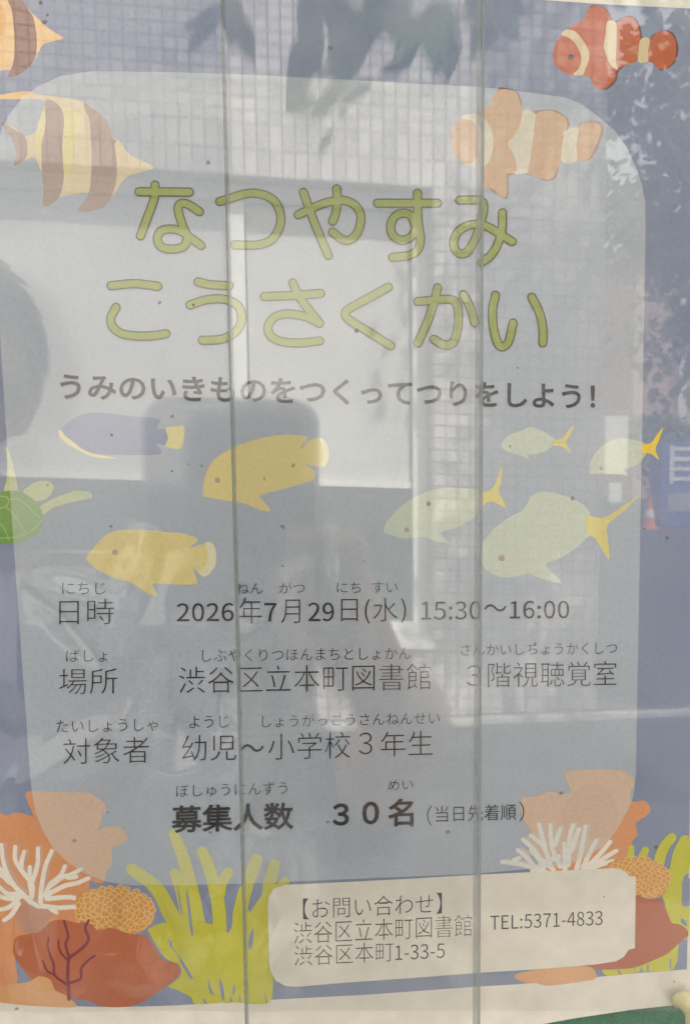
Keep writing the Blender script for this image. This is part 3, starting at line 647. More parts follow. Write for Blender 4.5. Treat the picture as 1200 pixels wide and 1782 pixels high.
for q in ([(535, 350), (578, 430), (566, 610), (548, 500)], [(668, 445), (722, 560), (709, 670), (690, 560)], [(725, 355), (790, 350), (745, 430)], [(905, 370), (905, 440), (880, 480), (822, 555), (850, 420)], [(830, 690), (850, 655), (846, 750), (828, 785), (820, 740)],
          [(640, 960), (668, 1020), (670, 1100), (650, 1060)], [(570, 960), (603, 1058), (580, 1040)], [(325, 715), (350, 740), (345, 775)], [(385, 815), (440, 890), (480, 965), (450, 945)], [(440, 400), (462, 520), (482, 700), (458, 640)], [(385, 390), (415, 575), (398, 520)],
          [(730, 990), (738, 1040), (722, 1060)], [(765, 1050), (772, 1100), (762, 1100)], [(538, 1080), (565, 1112), (548, 1114)], [(920, 1040), (935, 1108), (925, 1108)], [(712, 1070), (720, 1106), (706, 1106)]):
    p.fill(z(q), BG, n=3)
for a, b, cnt in (((385, 385), (415, 575), 13), ((210, 680), (310, 845), 14), ((440, 440), (478, 700), 15), ((400, 850), (470, 960), 9), ((330, 730), (395, 830), 7)):   # ragged edges
    for i in range(cnt):
        u = (i + .5) / cnt; x = a[0] + (b[0] - a[0]) * u; y = a[1] + (b[1] - a[1]) * u
        p.fill(z([(x - 8, y - 4), (x + 9, y - 1), (x - 5, y + 7)]), BG, smooth=False)
p.done()

# right reef
z = lambda pts: zoomed(pts, 860, 1320, 3.529)
p = Print('orange_coral_print')
p.fill(z([(165, 245), (250, 230), (340, 200), (400, 215), (460, 210), (455, 170), (430, 110), (450, 75), (600, 65), (770, 70), (840, 110), (855, 165), (835, 190), (840, 262), (920, 258), (955, 310), (930, 350), (890, 375), (865, 400), (875, 470), (840, 510), (835, 580), (790, 640), (700, 700), (300, 700), (230, 470), (165, 350)]), OR1)
p.fill(z([(490, 210), (600, 150), (680, 190), (740, 280), (720, 480), (480, 480), (400, 330)]), (220, 142, 92)); p.done()
p = Print('seaweed_print')
for st, a, b in (([(1085, 485), (1030, 560), (990, 700)], 58, 70), ([(1168, 505), (1130, 600), (1105, 800), (1085, 1040)], 70, 110), ([(925, 562), (890, 640)], 44, 60), ([(838, 545), (830, 640)], 34, 50)):
    p.stroke(z(st), a / 3.529, WEED, b / 3.529)
z2 = lambda pts: zoomed(pts, 860, 1500, 3.529)
p.fill(z2([(980, 60), (1080, 40), (1180, -100), (1205, -60), (1190, 60), (1145, 105), (1143, 260), (1195, 275), (1195, 340), (1185, 460), (1130, 500), (1098, 655), (900, 672), (700, 700), (670, 650), (850, 640), (1080, 500), (1090, 380), (1030, 220)]), WEED, n=3)
p.fill(z2([(1146, 120), (1196, 98), (1196, 272), (1146, 262)]), BG, smooth=False)
p.fill(z2([(1143, 345), (1170, 360), (1180, 395), (1145, 375)]), BG, n=3)
for q in ([(750, 660), (765, 660), (775, 692), (762, 692)], [(852, 650), (862, 648), (860, 680)], [(895, 640), (905, 650), (908, 676), (890, 678)], [(932, 630), (944, 630), (944, 668), (934, 670)], [(1072, 590), (1080, 590), (1085, 655), (1075, 656)]): p.fill(z2(q), BG, smooth=False)
p.done()
coral_branches((860, 1320), 3.529, [[(320, 700), (170, 650), (45, 632)], [(250, 670), (190, 600), (142, 560)], [(300, 670), (240, 560), (172, 495)], [(340, 660), (300, 540), (218, 470)], [(310, 560), (285, 460), (272, 402)], [(400, 660), (350, 540), (340, 405)],
    [(370, 520), (400, 430)], [(430, 680), (425, 520)], [(450, 650), (460, 480), (480, 405)], [(500, 690), (530, 560), (555, 415)], [(470, 560), (515, 430)], [(540, 670), (590, 560), (620, 500)], [(555, 680), (640, 590), (708, 510)], [(570, 680), (680, 605), (745, 565)], [(590, 670), (720, 628)], [(360, 680), (260, 600), (220, 560)], [(120, 620), (150, 610)], [(390, 600), (300, 640), (230, 690)]], 9.0)
anemone(z([(690, 650), (760, 620), (850, 610), (950, 620), (1010, 650), (1060, 710), (1065, 780), (1040, 830), (980, 860), (920, 850), (865, 830), (860, 720), (800, 670)]), 860 + 875 / 3.529, 1320 + 735 / 3.529, 188 / 3.529, 118 / 3.529, 2)
p = Print('red_rock_print')
p.fill(z2([(600, 300), (865, 203), (900, 215), (960, 230), (1020, 230), (1050, 290), (1085, 370), (1130, 380), (1175, 410), (1185, 450), (1150, 480), (1060, 560), (1000, 590), (880, 640), (780, 655), (600, 645), (500, 500)]), (184, 98, 62)); p.done()
p = Print('sand_coral_print')
p.fill(z2([(120, 705), (170, 675), (400, 640), (580, 640), (620, 680), (622, 712), (560, 728), (470, 742), (390, 752), (310, 757), (240, 738), (190, 742)]), SAND, n=3); p.done()

# pale text panel, with the pictures running on beneath it in paler ink
pending, UNDER = UNDER, None
pr = Print('text_panel'); pr.fill(PANEL, tint(BG), smooth=False); pr.done()
ybase = lay(int(max(-r[2] for p in pending for r in p.rec) / STEP) + 4)
for p in pending:
    for pts, rgb, y in p.rec:
        q = clip(pts)
        if len(q) < 3 or not isinstance(rgb, tuple): continue
        if abs(sum(q[k - 1].cross(q[k]) for k in range(len(q)))) < .3: continue
        p.poly(q, tint(rgb), ybase + y)
    p.done()
pr = Print('contact_box')
pr.fill([(466, 1575), (468, 1558), (477, 1545), (495, 1539), (600, 1534), (720, 1528), (835, 1521), (960, 1515), (1062, 1510), (1075, 1511), (1087, 1516), (1094, 1524), (1105, 1525), (1103, 1649), (1092, 1652), (1084, 1664), (1070, 1672), (1030, 1678), (930, 1686), (830, 1692), (715, 1701), (600, 1709), (520, 1716), (497, 1715), (480, 1706), (471, 1690), (468, 1670)], m_paper, smooth=False); pr.done()

# heading: rounded green letters with a brown outline
def heading(strokes):
    p = Print('heading_lettering'); y0 = lay(42); y1 = y0 - 9e-6
    for i, st in enumerate(strokes): p.stroke(st, 16.5, (96, 88, 54), y=y0 - i * 4e-7)
    for i, st in enumerate(strokes): p.stroke(st, 11.5, (150, 163, 74), y=y1 - i * 4e-7)
    p.done()
q1 = lambda pts: zoomed(pts, 0, 0, 2); q2 = lambda pts: zoomed(pts, 600, 0, 2); q3 = lambda pts: zoomed(pts, 0, 450, 2); q4 = lambda pts: zoomed(pts, 600, 450, 2); q8 = lambda pts: zoomed(pts, 350, 250, 2.4)
heading([q1([(485, 668), (570, 669), (660, 670)]), q1([(540, 645), (538, 690), (515, 755), (490, 822)]), q1([(695, 738), (665, 718), (640, 708), (623, 716), (622, 740), (638, 790), (652, 825), (640, 858), (600, 868), (562, 860), (549, 833), (560, 806), (592, 798), (630, 805), (665, 830), (700, 855)]),
         q8([(78, 243), (120, 230), (190, 210), (250, 212), (305, 240), (332, 300), (325, 355), (290, 405), (230, 424), (140, 424)]),
         q8([(405, 298), (500, 255), (560, 240), (605, 240), (645, 262), (666, 305), (655, 365), (625, 400), (590, 402), (548, 370)]), q8([(565, 190), (567, 240), (560, 295), (548, 325)]), q8([(427, 205), (470, 325), (530, 468)]),
         q8([(735, 250), (860, 250), (985, 250)]), q8([(902, 208), (902, 250), (905, 330), (914, 400), (902, 445), (865, 468), (798, 476)]), q8([(895, 345), (872, 300), (838, 292), (805, 308), (790, 348), (803, 388), (840, 404), (878, 388), (898, 350)]),
         q2([(398, 698), (440, 697), (472, 700), (481, 725), (470, 780), (448, 840), (420, 880), (392, 880), (377, 850), (390, 810), (430, 785), (480, 785), (530, 810), (580, 842)]), q2([(546, 742), (545, 800), (528, 855), (505, 890), (474, 914)])])
heading([q3([(388, 95), (470, 88), (550, 97)]), q3([(405, 170), (388, 205), (393, 237), (427, 262), (482, 270), (540, 268), (578, 262)]),
         q3([(690, 82), (730, 91), (798, 95)]), q3([(662, 162), (720, 144), (780, 142), (825, 162), (840, 195), (835, 235), (808, 265), (765, 282), (705, 285)]),
         q3([(920, 133), (1020, 129), (1115, 122)]), q3([(1018, 85), (1045, 140), (1112, 226)]), q3([(1110, 225), (1060, 202), (1000, 193), (955, 205), (933, 237), (942, 270), (980, 289), (1040, 294), (1112, 287)]),
         q8([(780, 600), (690, 650), (615, 692), (602, 716), (625, 742), (700, 788), (790, 845)]),
         q8([(903, 660), (970, 655), (1030, 651), (1062, 665), (1072, 710), (1068, 780), (1050, 830), (1015, 842), (970, 818)]), q8([(985, 603), (970, 665), (945, 740), (903, 833)]), q8([(1092, 632), (1120, 680), (1140, 748)]),
         q4([(522, 128), (512, 180), (515, 240), (528, 290), (545, 308), (568, 288), (583, 225)]), q4([(648, 135), (675, 190), (687, 250), (686, 294)])])

# typeset lines
FONT = None
try:
    fp = os.path.join(bpy.utils.system_resource('DATAFILES', path='fonts'), 'Noto Sans CJK Regular.woff2')
    FONT = bpy.data.fonts.load(fp)
except Exception:
    FONT = None
dg = None
def glyph_mesh(txt, offset):
    cu = bpy.data.curves.new('line', 'FONT'); cu.body = txt; cu.size = 1; cu.resolution_u = 3;  cu.fill_mode = 'FRONT'
    if FONT: cu.font = FONT
    o = bpy.data.objects.new('line', cu); C.objects.link(o)
    d = bpy.context.evaluated_depsgraph_get(); me = bpy.data.meshes.new_from_object(o.evaluated_get(d))
    vs = [v.co.copy() for v in me.vertices]; fs = [tuple(p.vertices) for p in me.polygons]
    bpy.data.objects.remove(o); bpy.data.meshes.remove(me); bpy.data.curves.remove(cu)
    offset *= 0.36                                        # em of this face in local units
    if abs(offset) < 1e-6: return vs, fs
    key = {}; rm = []
    for v in vs: rm.append(key.setdefault((round(v.x, 5), round(v.y, 5)), len(key)))
    nv = [None] * len(key)
    for i, v in enumerate(vs): nv[rm[i]] = v
    vs = nv; fs2 = []
    for f in fs:
        g = [rm[i] for i in f]
        if len(set(g)) < 3: continue
        if (vs[g[1]] - vs[g[0]]).cross(vs[g[2]] - vs[g[0]]).z < 0: g = g[::-1]
        fs2.append(tuple(g))
    fs = fs2
    # embolden or lighten: push every outline point along its outward normal
    seen = {}
    for f in fs:
        for i in range(len(f)): seen[(f[i], f[(i + 1) % len(f)])] = 1
    nrm = {}
    for a, b in seen:
        if (b, a) in seen: continue
        e = vs[b] - vs[a]
        if e.length < 1e-7: continue
        nn = Vector((e.y, -e.x, 0)).normalized()
        for k in (a, b): nrm.setdefault(k, []).append(nn)
    for k, l in nrm.items():
        m_ = sum(l, Vector((0, 0, 0)))
        if m_.length < .3: continue
        m_ = m_.normalized(); c_ = max(.5, m_.dot(l[0])); vs[k] = vs[k] + m_ * offset / c_
    return vs, fs
def text_line(name, segs, rgb=(48, 46, 46)):
    """segs: (text, left, top, right, bottom of its ink at mid-length, weight)"""
    p = Print(name); y = lay(); mi = p.mi(rgb)
    for txt, l, t, r, b, wt in segs:
        vs, fs = glyph_mesh(txt, wt)
        x0 = min(v.x for v in vs); x1 = max(v.x for v in vs); z0 = min(v.y for v in vs); z1 = max(v.y for v in vs)
        yc = (t + b) / 2; sl = (960 - yc) / 14500 * (r - l) / 2
        A = art(l, b - sl); B = art(r, b + sl); Cc = art(l, t - sl); Dd = art(r, t + sl)
        out = []
        for v in vs:
            a = (v.x - x0) / (x1 - x0); c = (v.y - z0) / (z1 - z0)
            q = (A * (1 - a) + B * a) * (1 - c) + (Cc * (1 - a) + Dd * a) * c
            out.append((q.x, y, q.y))
        p.mb.add(out, fs, mi)
    p.done()
LT = -0.013; RG = -0.003; BD = 0.020
text_line('subheading_text', [('うみのいきものをつくってつりをしよう！', 105, 659, 1034, 704, BD)], (46, 44, 44))
text_line('reading_text', [('にちじ', 109, 1013, 184, 1034, LT)])
text_line('reading_text', [('ねん', 411, 1014, 457, 1033, LT), ('がつ', 486, 1013, 530, 1032, LT), ('にち', 586, 1013, 627, 1031, LT), ('すい', 647, 1012, 691, 1031, LT)])
text_line('date_text', [('日時', 104, 1042, 199, 1086, LT)])
text_line('date_text', [('2026', 308, 1049, 407, 1081, .004), ('年', 416, 1040, 455, 1085, LT), ('7', 460, 1049, 481, 1081, .004), ('月', 489, 1043, 522, 1084, LT), ('29', 536, 1048, 581, 1081, .004), ('日', 593, 1042, 622, 1081, LT), ('(', 634, 1042, 643, 1085, RG), ('水', 649, 1040, 691, 1081, LT), (')', 697, 1041, 706, 1084, RG),
                        ('15:30', 732, 1046, 836, 1078, 0), ('〜', 841, 1051, 880, 1064, RG), ('16:00', 886, 1045, 989, 1076, .002)])
text_line('reading_text', [('ばしょ', 116, 1130, 188, 1151, LT)])
text_line('reading_text', [('しぶやくりつほんまちとしょかん', 352, 1128, 714, 1149, LT), ('さんかいしちょうかくしつ', 801, 1119, 1072, 1139, LT)])
text_line('place_text', [('場所', 104, 1163, 205, 1207, LT)])
text_line('place_text', [('渋谷区立本町図書館', 312, 1157, 749, 1203, LT), ('３', 811, 1157, 836, 1193, LT), ('階視聴覚室', 848, 1151, 1071, 1194, LT)])
text_line('reading_text', [('たいしょうしゃ', 99, 1251, 275, 1273, LT), ('ようじ', 330, 1245, 398, 1266, LT), ('しょうがっこうさんねんせい', 456, 1241, 764, 1262, LT)])
text_line('audience_text', [('対象者', 111, 1283, 260, 1328, LT), ('幼児', 317, 1278, 411, 1323, LT), ('〜', 419, 1294, 459, 1308, RG), ('小学校', 467, 1274, 609, 1320, LT), ('３', 624, 1274, 647, 1312, LT), ('年生', 662, 1272, 752, 1315, LT)])
text_line('reading_text', [('ぼしゅうにんずう', 307, 1362, 500, 1384, LT)])
text_line('reading_text', [('めい', 675, 1356, 718, 1374, LT)])
text_line('capacity_text', [('募集人数', 298, 1398, 511, 1446, .020), ('３', 578, 1397, 607, 1436, .026), ('０', 630, 1394, 659, 1434, .026), ('名', 674, 1389, 719, 1437, .020), ('（', 742, 1401, 751, 1436, LT), ('当日先着順', 757, 1400, 897, 1428, RG), ('）', 902, 1394, 911, 1429, LT)])
text_line('contact_text', [('【お問い合わせ】', 527, 1557, 768, 1594, LT)])
text_line('contact_text', [('渋谷区立本町図書館', 511, 1597, 820, 1635, LT), ('TEL:5371-4833', 852, 1588, 1047, 1613, RG)])
text_line('contact_text', [('渋谷区本町', 512, 1641, 684, 1676, LT), ('1-33-5', 687, 1642, 773, 1668, RG)])

# clear plastic sleeve with creases
m_sleeve = thin_glass('clear_plastic_sleeve', 1.5, (0.985, 0.985, 0.98), 0.09, 1.5)
creases = [(60, 1010, 215, 1055, 26, .55), (215, 1050, 200, 1130, 20, .5), (215, 1050, 250, 940, 30, .45), (60, 1015, 190, 1150, 30, -.4), (0, 1390, 240, 1230, 34, .45), (90, 1330, 330, 1200, 40, .35), (370, 1470, 440, 1330, 18, .5), (400, 1280, 380, 1460, 30, .4),
           (400, 1690, 530, 1600, 26, .45), (330, 1500, 560, 1440, 30, .35), (440, 1720, 520, 1560, 20, .5), (300, 1590, 430, 1520, 34, .3), (250, 1480, 300, 1700, 40, -.3), (520, 1450, 530, 1560, 20, .35), (575, 940, 585, 1060, 14, .3), (265, 1100, 270, 1250, 30, .2), (700, 1480, 760, 1700, 60, .2), (900, 300, 1180, 500, 90, .2), (100, 200, 500, 130, 110, .2)]
rgs = random.Random(17)
crumple = [(rgs.uniform(-40, 620), rgs.uniform(960, 1760)) for _ in range(26)]   # facets of the crumpled lower corner
def sleeve():
    nx, nz = 230, 320; v = []; f = []; base = lay() - 4e-4
    for j in range(nz + 1):
        for i in range(nx + 1):
            u = -110 + 1366 * i / nx; t = -80 + 1836 * j / nz; h = 0
            for x0, y0, x1, y1, wd, hh in creases:
                dx, dy = x1 - x0, y1 - y0; k = ((u - x0) * dx + (t - y0) * dy) / (dx * dx + dy * dy)
                kk = min(1.25, max(-.25, k)); d = math.hypot(u - x0 - dx * kk, t - y0 - dy * kk); fall = max(0, 1 - abs(k - .5) * 1.35)
                h += hh * 4.6e-3 * math.exp(-(d / (wd * .8)) ** 2) * fall
            mk = max(0, min(1, (u + 60) / 100)) * max(0, min(1, (600 - u) / 160)) * max(0, min(1, (t - 960) / 120)) * max(0, min(1, (1765 - t) / 60))
            if mk > 0:
                ds = sorted(math.hypot((u - cx_) * (1.0 + .35 * math.sin(cy_)), (t - cy_) * .8) for cx_, cy_ in crumple)
                h += mk * .30 * 1.7e-4 * min(ds[0], 70)
            h += 6e-5 * math.sin(u * .013 + t * .004) + 5e-5 * math.sin(t * .011 - u * .006)
            q = art(u, t); v.append((q.x, base - max(-3e-4, h), q.y))
    for j in range(nz):
        for i in range(nx):
            a = j * (nx + 1) + i; f.append((a, a + nx + 1, a + nx + 2, a + 1))
    return link_mesh('clear_sleeve', v, f, m_sleeve, poster, smooth=True)
sleeve()

# ------------------------------------------------------------------ push pin
m_pin = mottled('ivory_plastic', (0.60, 0.52, 0.27), scale=300, amount=0.12, rough=0.3, spec=0.5)
m_pin.node_tree.nodes['Principled BSDF'].inputs['Subsurface Weight'].default_value = 0.35
m_pin.node_tree.nodes['Principled BSDF'].inputs['Subsurface Radius'].default_value = (0.004, 0.003, 0.0015)
a = art(1180, 1729)
pin = thing('push_pin', 'ivory plastic push pin through the bottom corner of the poster', 'pin', (a.x, 0, a.y))
ax = Vector((0.05, -1, -0.30)).normalized(); p0 = Vector((a.x, -0.0012, a.y))
mb = MB(); prof = [(0.0, .0010), (.0002, .0030), (.0008, .0037), (.0016, .0036), (.0022, .0030), (.0032, .0021), (.0050, .0018), (.0066, .0020), (.0074, .0026), (.0082, .0029), (.0092, .0028), (.0098, .0022), (.0100, .0008)]
mb.tube([p0 + ax * h for h, r in prof], [r for h, r in prof], 28); mb.build('head', m_pin, pin, smooth=True)
mb = MB(); mb.tube([p0 + ax * .0003, p0 - ax * .008], [.0005, .0002], 8); mb.build('needle', mottled('steel', (.5, .5, .5), 50, .1, .3, metal=1), pin)

# ------------------------------------------------------------------ sliding glass panes
m_glass = thin_glass('window_glass', 1.5, (0.990, 0.994, 0.991))
nt = m_glass.node_tree                                     # dried smears and dust film
out = nt.nodes['Material Output']; src = out.inputs[0].links[0].from_socket
tcn = node(nt, 'ShaderNodeTexCoord'); mp = node(nt, 'ShaderNodeMapping'); mp.inputs['Scale'].default_value = (38, 1, 9); mp.inputs['Rotation'].default_value = (0, R(14), 0)
nz = node(nt, 'ShaderNodeTexNoise'); nz.inputs['Scale'].default_value = 1.0; nz.inputs['Detail'].default_value = 7; nz.inputs['Roughness'].default_value = 0.65
rp = node(nt, 'ShaderNodeMapRange'); rp.inputs['From Min'].default_value = 0.42; rp.inputs['From Max'].default_value = 0.85; rp.inputs['To Min'].default_value = 0.003; rp.inputs['To Max'].default_value = 0.045
df = node(nt, 'ShaderNodeBsdfDiffuse'); df.inputs[0].default_value = (0.6, 0.58, 0.54, 1); mx = node(nt, 'ShaderNodeMixShader')
nt.links.new(tcn.outputs['Object'], mp.inputs[0]); nt.links.new(mp.outputs[0], nz.inputs['Vector']); nt.links.new(nz.outputs[0], rp.inputs['Value'])
nt.links.new(rp.outputs[0], mx.inputs[0]); nt.links.new(src, mx.inputs[1]); nt.links.new(df.outputs[0], mx.inputs[2]); nt.links.new(mx.outputs[0], out.inputs[0])
def see_through(m, fac):                                    # partly clear version of a solid material
    nt = m.node_tree; p = nt.nodes['Principled BSDF']; tr = node(nt, 'ShaderNodeBsdfTransparent'); mx = node(nt, 'ShaderNodeMixShader'); mx.inputs[0].default_value = fac
    nt.links.new(p.outputs[0], mx.inputs[1]); nt.links.new(tr.outputs[0], mx.inputs[2]); nt.links.new(mx.outputs[0], nt.nodes['Material Output'].inputs[0]); return m
m_edge = see_through(mottled('ground_glass_edge', (0.22, 0.24, 0.22), scale=60, amount=0.06, rough=0.5, spec=0.4), .45)
m_grime = see_through(mottled('grime', (0.10, 0.08, 0.06), scale=500, amount=0.4, rough=0.9), .45)
def pane(label, x0, x1, yf, yb, side, specks):
    z0, z1 = Z0 + .004, Z1 - .004; c = .0007
    t = thing('glass_pane', label, 'glass pane', ((x0 + x1) / 2, yf, z0), 'sliding glass panes of the noticeboard')
    mb = MB()
    mb.add([(x0, yf, z0), (x1, yf, z0), (x1, yf, z1), (x0, yf, z1)], [(0, 1, 2, 3)])
    mb.add([(x0, yb, z0), (x1, yb, z0), (x1, yb, z1), (x0, yb, z1)], [(3, 2, 1, 0)])
    mb.build('glass', m_glass, t)
    mb = MB(); e = x1 if side > 0 else x0; s = side
    prof = [(e + s * .00002, yf), (e + s * (c + .00002), yf + c), (e + s * (c + .00002), yb - c), (e + s * .00002, yb)]
    vs = [(x, y, z) for z in (z0, z1) for x, y in prof]
    mb.add(vs, [(0, 1, 5, 4), (1, 2, 6, 5), (2, 3, 7, 6), (0, 3, 2, 1), (4, 5, 6, 7)] if s > 0 else [(4, 5, 1, 0), (5, 6, 2, 1), (6, 7, 3, 2), (1, 2, 3, 0), (7, 6, 5, 4)])
    mb.build('ground_edge', m_edge, t)
    mb = MB(); rg = random.Random(7)
    for u, v, r in specks:
        q = art(u, v, .228 + yf); n = 9; k = r * .228 / 1340 * .75
        mb.add([(q.x + math.cos(2 * math.pi * i / n) * k * rg.uniform(.6, 1.2), yf - 2e-5 - (.15 * k), q.y + math.sin(2 * math.pi * i / n) * k * rg.uniform(.6, 1.1)) for i in range(n)], [tuple(range(n))])
    o = mb.build('grime_specks', m_grime, t); o['kind'] = 'stuff'
    return t
spF = [(71, 5, 4), (78, 39, 5), (83, 27, 3), (363, 283, 4), (188, 1414, 2), (130, 1463, 4), (300, 725, 3.5), (328, 808, 2.5), (350, 810, 3), (300, 820, 2), (492, 917, 4.5), (510, 810, 3.5), (460, 833, 3), (745, 876, 4.5), (492, 985, 2), (778, 1447, 4.5), (193, 916, 3), (620, 576, 4.5), (716, 1436, 4), (575, 83, 4), (30, 1755, 4), (366, 1448, 3), (195, 757, 3), (278, 527, 3), (337, 531, 3), (570, 1430, 3), (633, 977, 1.5)]
spB = [(995, 867, 5), (1140, 1474, 5.5), (975, 1380, 4.5), (1160, 936, 4), (930, 1120, 4), (1172, 1708, 2.5), (1120, 920, 2), (900, 640, 2), (1050, 1560, 2)]
pane('front sliding glass pane on the left, its ground edge crossing right of the title', X0 + .004, .0404, -.068, -.063, 1, spF)
pane('rear sliding glass pane on the right, its ground edge crossing the year 2026', -.0118, X1 - .004, -.055, -.050, -1, spB)

# ------------------------------------------------------------------ telephone held up by the photographer
fw = (rot @ Vector((0, 0, -1))).normalized(); rt = (rot @ Vector((1, 0, 0))).normalized(); up = (rot @ Vector((0, 1, 0))).normalized()
PC = Vector((0, -.228, 0))
m_phone = mottled('dark_phone_back', (0.035, 0.04, 0.045), scale=40, amount=0.1, rough=0.25, spec=0.5)
m_case2 = mottled('clear_case_rim', (0.55, 0.55, 0.54), scale=40, amount=0.1, rough=0.15, spec=0.6)
m_lens = mottled('lens_glass', (0.01, 0.01, 0.012), scale=40, amount=0.1, rough=0.05, spec=0.6)
def rrect(cx, cz, hw, hh, r, n=8):
    out = []
    for sx, sz, a0 in ((1, 1, 0), (-1, 1, 90), (-1, -1, 180), (1, -1, 270)):
        for k in range(n + 1):
            a = R(a0 + 90 * k / n); out.append((cx + sx * (hw - r) + r * math.cos(a), cz + sz * (hh - r) + r * math.sin(a)))
    return out
def ph(x, d, z): return PC + rt * x - fw * d + up * z     # x to the right, d back from the lens, z up
def slab_rr(mb, outline, d0, d1, mi=0):
    n = len(outline); vs = [ph(x, d0, z) for x, z in outline] + [ph(x, d1, z) for x, z in outline]
    mb.add(vs, [tuple(range(n))[::-1], tuple(range(n, 2 * n))] + [(i, (i + 1) % n, n + (i + 1) % n, n + i) for i in range(n)], mi)
tel = thing('phone', 'dark smartphone in a clear case held up before the glass', 'phone', tuple(ph(-.0225, .009, -.056)))
CXP, CZP, HW, HH = -.0225, -.056, .0365, .0755
mb = MB(); slab_rr(mb, rrect(CXP, CZP, HW - .0016, HH - .0016, .0105), .0022, .0095); mb.build('body', m_phone, tel)
mb = MB(); o1 = rrect(CXP, CZP, HW, HH, .012); o2 = rrect(CXP, CZP, HW - .0015, HH - .0015, .0106); n = len(o1)
vs = [ph(x, .0016, z) for x, z in o1] + [ph(x, .0014, z) for x, z in o2] + [ph(x, .0098, z) for x, z in o1] + [ph(x, .0098, z) for x, z in o2]
mb.add(vs, [(i, (i + 1) % n, n + (i + 1) % n, n + i) for i in range(n)] + [(i, 2 * n + i, 2 * n + (i + 1) % n, (i + 1) % n) for i in range(n)] + [(n + i, n + (i + 1) % n, 3 * n + (i + 1) % n, 3 * n + i) for i in range(n)])
mb.build('case_rim', m_case2, tel)
mb = MB(); slab_rr(mb, rrect(-.007, -.007, .0165, .0165, .006), .0012, .0021); mb.build('camera_plate', m_phone, tel)
for x, z_ in ((0, 0), (0, -.0145), (-.0145, -.007)):
    mb = MB(); mb.tube([ph(x, .0011, z_), ph(x, .0006, z_)], [.0058, .0056], 24); mb.build('lens', m_lens, tel)
mb = MB(); slab_rr(mb, rrect(CXP, CZP, HW - .003, HH - .003, .009), .0097, .0101); mb.build('screen', mottled('phone_screen', (.02, .02, .022), 30, .1, .1), tel)

# ------------------------------------------------------------------ photographer
per = thing('person', 'person in a dark top and jeans raising a phone with one hand before the glass', 'person', (-.30, -.66, GROUND + .02))
mb = MB()
HC = Vector((-.312, -.60, .052)); yaw = Matrix.Rotation(R(-20), 3, 'Z')
mb.ball(HC + Vector((0, -.012, .018)), (.076, .094, .098), 24)
mb.ball(HC + yaw @ Vector((0, .022, -.045)), (.058, .066, .072), 20)
mb.cap(HC + yaw @ Vector((0, .085, .0)), HC + yaw @ Vector((0, .102, -.026)), .008, .0125)
for s in (-1, 1): mb.ball(HC + yaw @ Vector((s * .076, -.012, -.012)), (.012, .020, .031), 12)
mb.cap((-.308, -.625, -.04), (-.30, -.655, -.13), .050, .058)
mb.cap((-.42, -.665, -.165), (-.18, -.655, -.165), .062, .062)
mb.ball((-.30, -.66, -.27), (.165, .105, .17), 24); mb.ball((-.30, -.665, -.46), (.150, .098, .17), 24); mb.ball((-.30, -.67, -.61), (.160, .110, .13), 24)
for s in (-1, 1):
    hx = -.30 + s * .085
    mb.cap((hx, -.67, -.66), (hx + s * .012, -.655, -1.0), .083, .056); mb.cap((hx + s * .012, -.655, -1.0), (hx + s * .015, -.69, -1.30), .054, .038)
    mb.ball((hx + s * .022, -.63, -1.343), (.042, .115, .037), 16)
    mb.ball((hx + s * .016, -.695, -1.325), (.036, .042, .05), 12)
SH_L = Vector((-.475, -.665, -.175)); EL_L = Vector((-.535, -.70, -.455)); WR_L = Vector((-.525, -.60, -.69))
mb.cap(SH_L, EL_L, .052, .040); mb.cap(EL_L, WR_L, .039, .026)
SH_R = Vector((-.135, -.655, -.175)); EL_R = Vector((.055, -.545, -.335)); WR_R = Vector((.064, -.310, -.150))
mb.cap(SH_R, EL_R, .052, .041); mb.cap(EL_R, WR_R, .040, .025)
def hand(W, palm_c, fingers, thumb):
    mb.cap(W, palm_c[0], .023, .017)
    for a, b in palm_c[1]: mb.cap(a, b, .0125, .0115, 10)
    for ch in fingers:
        for i in range(len(ch) - 1): mb.cap(ch[i], ch[i + 1], .0090 - .0007 * i, .0083 - .0007 * i, 10)
    for i in range(len(thumb) - 1): mb.cap(thumb[i], thumb[i + 1], .0115 - .0012 * i, .0103 - .0012 * i, 10)
# right hand: palm beside the phone's right edge, four fingers bent round onto its back, thumb on the screen side
def pp(x, d, z): return ph(x, d, z)
palm0 = pp(.031, .034, -.108)
kn = [pp(.030, .018, -.052), pp(.0325, .018, -.070), pp(.034, .020, -.088), pp(.034, .024, -.105)]
fing = []
for i, (k, ln) in enumerate(zip(kn, (.027, .034, .031, .022))):
    zz = (-.050, -.069, -.088, -.105)[i]
    fing.append([k, pp(.0285, -.0075, zz + .004), pp(.0285 - ln * .62, -.0082, zz + .009), pp(.0285 - ln, -.0078, zz + .011)])
hand(WR_R, (palm0, [(palm0, k) for k in kn] + [(WR_R, kn[3]), (WR_R, kn[1])]), fing, [pp(.030, .036, -.098), pp(.020, .030, -.068), pp(.010, .022, -.048), pp(-.004, .0185, -.036)])
